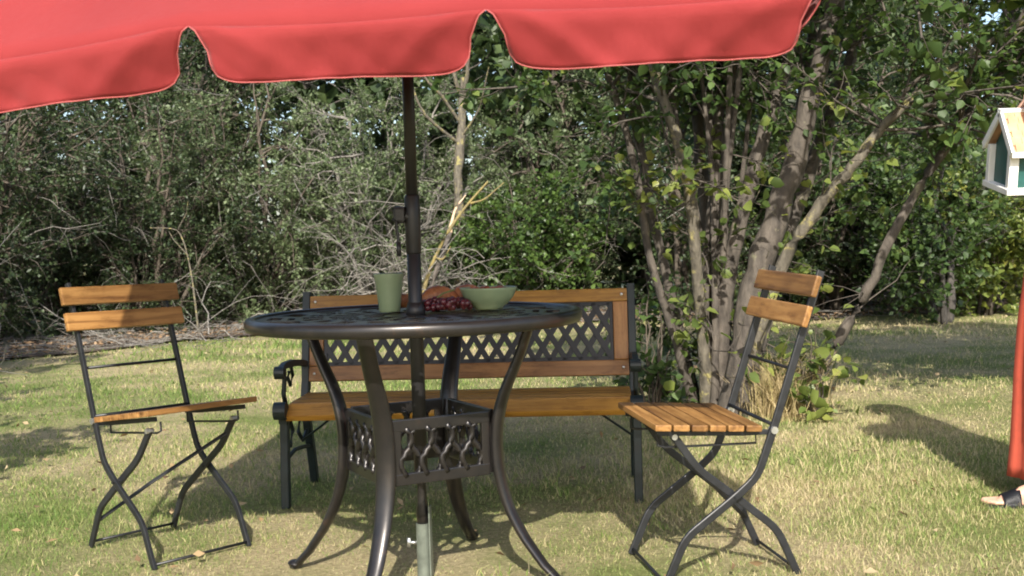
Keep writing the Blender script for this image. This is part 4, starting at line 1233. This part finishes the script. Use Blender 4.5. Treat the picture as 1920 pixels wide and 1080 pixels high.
# legs: left foot forward on the grass, right one behind
def leg(hip, knee, ankle, heel, toe):
    cap(hip, knee, .085, .056); cap(knee, Vector(knee).lerp(Vector(ankle), .35), .052, .054); cap(Vector(knee).lerp(Vector(ankle), .35), ankle, .054, .034)
    cap(ankle, heel, .034, .030)
    ball = Vector(heel).lerp(Vector(toe), .70); ball.z = .024 + (Vector(toe).z - .018) * .8
    cap(Vector(ankle) + Vector((-.02, 0, -.02)), ball, .030, .024); cap(heel, ball, .028, .024)
    d = (Vector(toe) - Vector(heel)).normalized(); sd2 = Vector((-d.y, d.x, 0))
    for i, (off_, ln, rr) in enumerate(((-.026, .030, .0125), (-.010, .028, .0095), (.003, .022, .009), (.015, .014, .0085), (.026, .004, .008))):
        b0_ = ball + sd2 * off_
        cap(b0_ - Vector((0, 0, .004)), Vector((toe[0], toe[1], toe[2])) + sd2 * off_ * .9 - d * (.034 - ln), rr * 1.05, rr, 8, 3)
leg((1.90, 3.80, .90), (1.80, 3.81, .50), (1.735, 3.815, .085), (1.76, 3.815, .032), (1.540, 3.838, .018))
leg((1.92, 3.96, .90), (1.93, 3.95, .49), (2.06, 3.95, .12), (2.09, 3.95, .065), (1.875, 3.945, .018))
# arms: the left hand grips the ridge from above, the right hand supports the base
def hand(wrist, palm, fingers, thumb):
    cap(wrist, palm, .026, .030, 12, 3)
    for knuckle, p1, p2, tip in fingers:
        cap(palm, knuckle, .020, .0115, 8, 2); cap(knuckle, p1, .0105, .0095, 8, 2); cap(p1, p2, .0095, .0088, 8, 2); cap(p2, tip, .0088, .0075, 8, 2)
    a, b_, c = thumb
    cap(palm, a, .020, .014, 8, 2); cap(a, b_, .013, .011, 8, 2); cap(b_, c, .011, .009, 8, 2)
cap((1.905, 3.73, 1.365), (1.98, 3.70, 1.13), .050, .040); cap((1.98, 3.70, 1.13), (1.761, 3.742, 1.351), .040, .026)
hand((1.761, 3.742, 1.351), (1.698, 3.764, 1.341),
     [((1.654, 3.752, 1.336), (1.643, 3.727, 1.316), (1.641, 3.707, 1.289), (1.643, 3.694, 1.268)),
      ((1.670, 3.740, 1.331), (1.663, 3.715, 1.309), (1.662, 3.694, 1.278), (1.665, 3.681, 1.253)),
      ((1.690, 3.735, 1.328), (1.685, 3.709, 1.306), (1.684, 3.689, 1.276), (1.687, 3.677, 1.252)),
      ((1.710, 3.737, 1.328), (1.708, 3.714, 1.306), (1.708, 3.696, 1.281), (1.710, 3.684, 1.260))],
     ((1.676, 3.800, 1.328), (1.662, 3.818, 1.306), (1.658, 3.832, 1.281)))
cap((1.905, 4.03, 1.365), (1.99, 4.05, 1.12), .050, .040); cap((1.99, 4.05, 1.12), (1.905, 3.95, .99), .040, .026)
hand((1.905, 3.95, .99), (1.865, 3.90, .992),
     [((1.825, 3.875, 1.000), (1.795, 3.862, 1.012), (1.770, 3.855, 1.016), (1.750, 3.850, 1.018)),
      ((1.828, 3.855, 1.000), (1.798, 3.838, 1.012), (1.772, 3.828, 1.016), (1.750, 3.820, 1.018)),
      ((1.835, 3.836, 1.000), (1.808, 3.815, 1.012), (1.784, 3.802, 1.016), (1.764, 3.793, 1.018)),
      ((1.845, 3.820, 1.000), (1.822, 3.800, 1.012), (1.804, 3.786, 1.016), (1.790, 3.776, 1.018))],
     ((1.850, 3.935, 1.005), (1.825, 3.945, 1.018), (1.800, 3.945, 1.020)))
body = bd_.build('body', M['skin'], per, smooth=True)
rm = body.modifiers.new('skin', 'REMESH'); rm.mode = 'VOXEL'; rm.voxel_size = .0055; rm.use_smooth_shade = True
smm = body.modifiers.new('smooth', 'SMOOTH'); smm.factor = .5; smm.iterations = 3
# eyes and brows
for s in (-1, 1):
    MB().ball((1.789 - 1.9, s * .031, 1.612), .0095, 10, 8).build('eye', M['white_wood'], per, smooth=True)
    MB().ball((1.7815 - 1.9, s * .031, 1.612), .0045, 8, 6).build('iris', M['hair'], per, smooth=True)
# dress lofted round the body
rows = []
bm = bmesh.new()
NA = 64
prof = [(.085, 1.885, .218, .20), (.20, 1.888, .212, .195), (.45, 1.89, .205, .19), (.62, 1.893, .195, .19), (.80, 1.90, .176, .19), (.95, 1.915, .150, .188),
        (1.06, 1.912, .120, .150), (1.16, 1.905, .122, .150), (1.27, 1.90, .126, .168), (1.35, 1.905, .105, .185), (1.405, 1.91, .075, .150), (1.43, 1.905, .062, .085)]
zz = np.array([p[0] for p in prof])
for z in np.concatenate([np.linspace(.085, 1.06, 26), np.linspace(1.08, 1.43, 12)]):
    cx_, rx_, ry_ = (np.interp(z, zz, [p[i] for p in prof]) for i in (1, 2, 3))
    fold = max(0, (1.0 - z)) * .036
    row = []
    for k in range(NA):
        a = 2 * PI * k / NA
        f = 1 + (fold * math.sin(9 * a + 1.5 * z) + fold * .6 * math.sin(17 * a + 2)) / .2 * .35
        row.append(bm.verts.new((cx_ - 1.9 + rx_ * f * math.cos(a), ry_ * f * math.sin(a), z)))
    rows.append(row)
for A_, B_ in zip(rows[:-1], rows[1:]):
    for k in range(NA): bm.faces.new((A_[k], A_[(k + 1) % NA], B_[(k + 1) % NA], B_[k]))
me = bpy.data.meshes.new('dress'); bm.to_mesh(me); bm.free()
dr = link('dress', me, M['dress'], per, smooth=True)
sm = dr.modifiers.new('thick', 'SOLIDIFY'); sm.thickness = .004; sm.offset = 1
for s in (-1, 1):
    y0 = s * .155
    MB().tube([(.0, s * .12, 1.385), (.008, y0, 1.365), (.03, s * .172, 1.30), (.045, s * .175, 1.25)], [.070, .072, .068, .066], 16, cap=False).build('sleeve', M['dress'], per, smooth=True)
# hair
hb = MB()
hb.ball((-.010, 0, 1.632), 1, 20, 14, (.094, .084, .100)).ball((.045, 0, 1.60), 1, 16, 12, (.060, .078, .11)).ball((.06, 0, 1.50), 1, 14, 10, (.035, .06, .11))
ho = hb.build('hair', M['hair'], per, smooth=True)
rm = ho.modifiers.new('join', 'REMESH'); rm.mode = 'VOXEL'; rm.voxel_size = .006; rm.use_smooth_shade = True
# sandals
for heel, toe in (((1.765, 3.815, .010), (1.545, 3.838, .006)), ((2.09, 3.95, .045), (1.875, 3.945, .004))):
    h_, t_ = Vector(heel) - OX, Vector(toe) - OX
    so = MB()
    so.bar([h_ + (h_ - t_) * .04, h_.lerp(t_, .3), h_.lerp(t_, .7), h_.lerp(t_, 1.02)], .070, .012, (0, 0, 1))
    sao = so.build('sandal', M['sandal'], per)
    d = (t_ - h_).normalized(); sd2 = Vector((-d.y, d.x, 0)); c = h_.lerp(t_, .66)
    st = MB()
    rings = []
    for q in range(7):
        cc = c - d * .026 + d * .055 * q / 6
        hgt = .056 - .022 * q / 6
        rings.append([st.bm.verts.new(cc + sd2 * (.0385 * math.cos(PI * w_ / 14)) + Vector((0, 0, .003 + hgt * math.sin(PI * w_ / 14) ** .9))) for w_ in range(15)])
    for A_, B_ in zip(rings[:-1], rings[1:]):
        for w_ in range(14): st.bm.faces.new((A_[w_], A_[w_ + 1], B_[w_ + 1], B_[w_]))
    bmesh.ops.solidify(st.bm, geom=st.bm.faces[:], thickness=.004)
    st.build('strap', M['sandal'], sao, smooth=True)
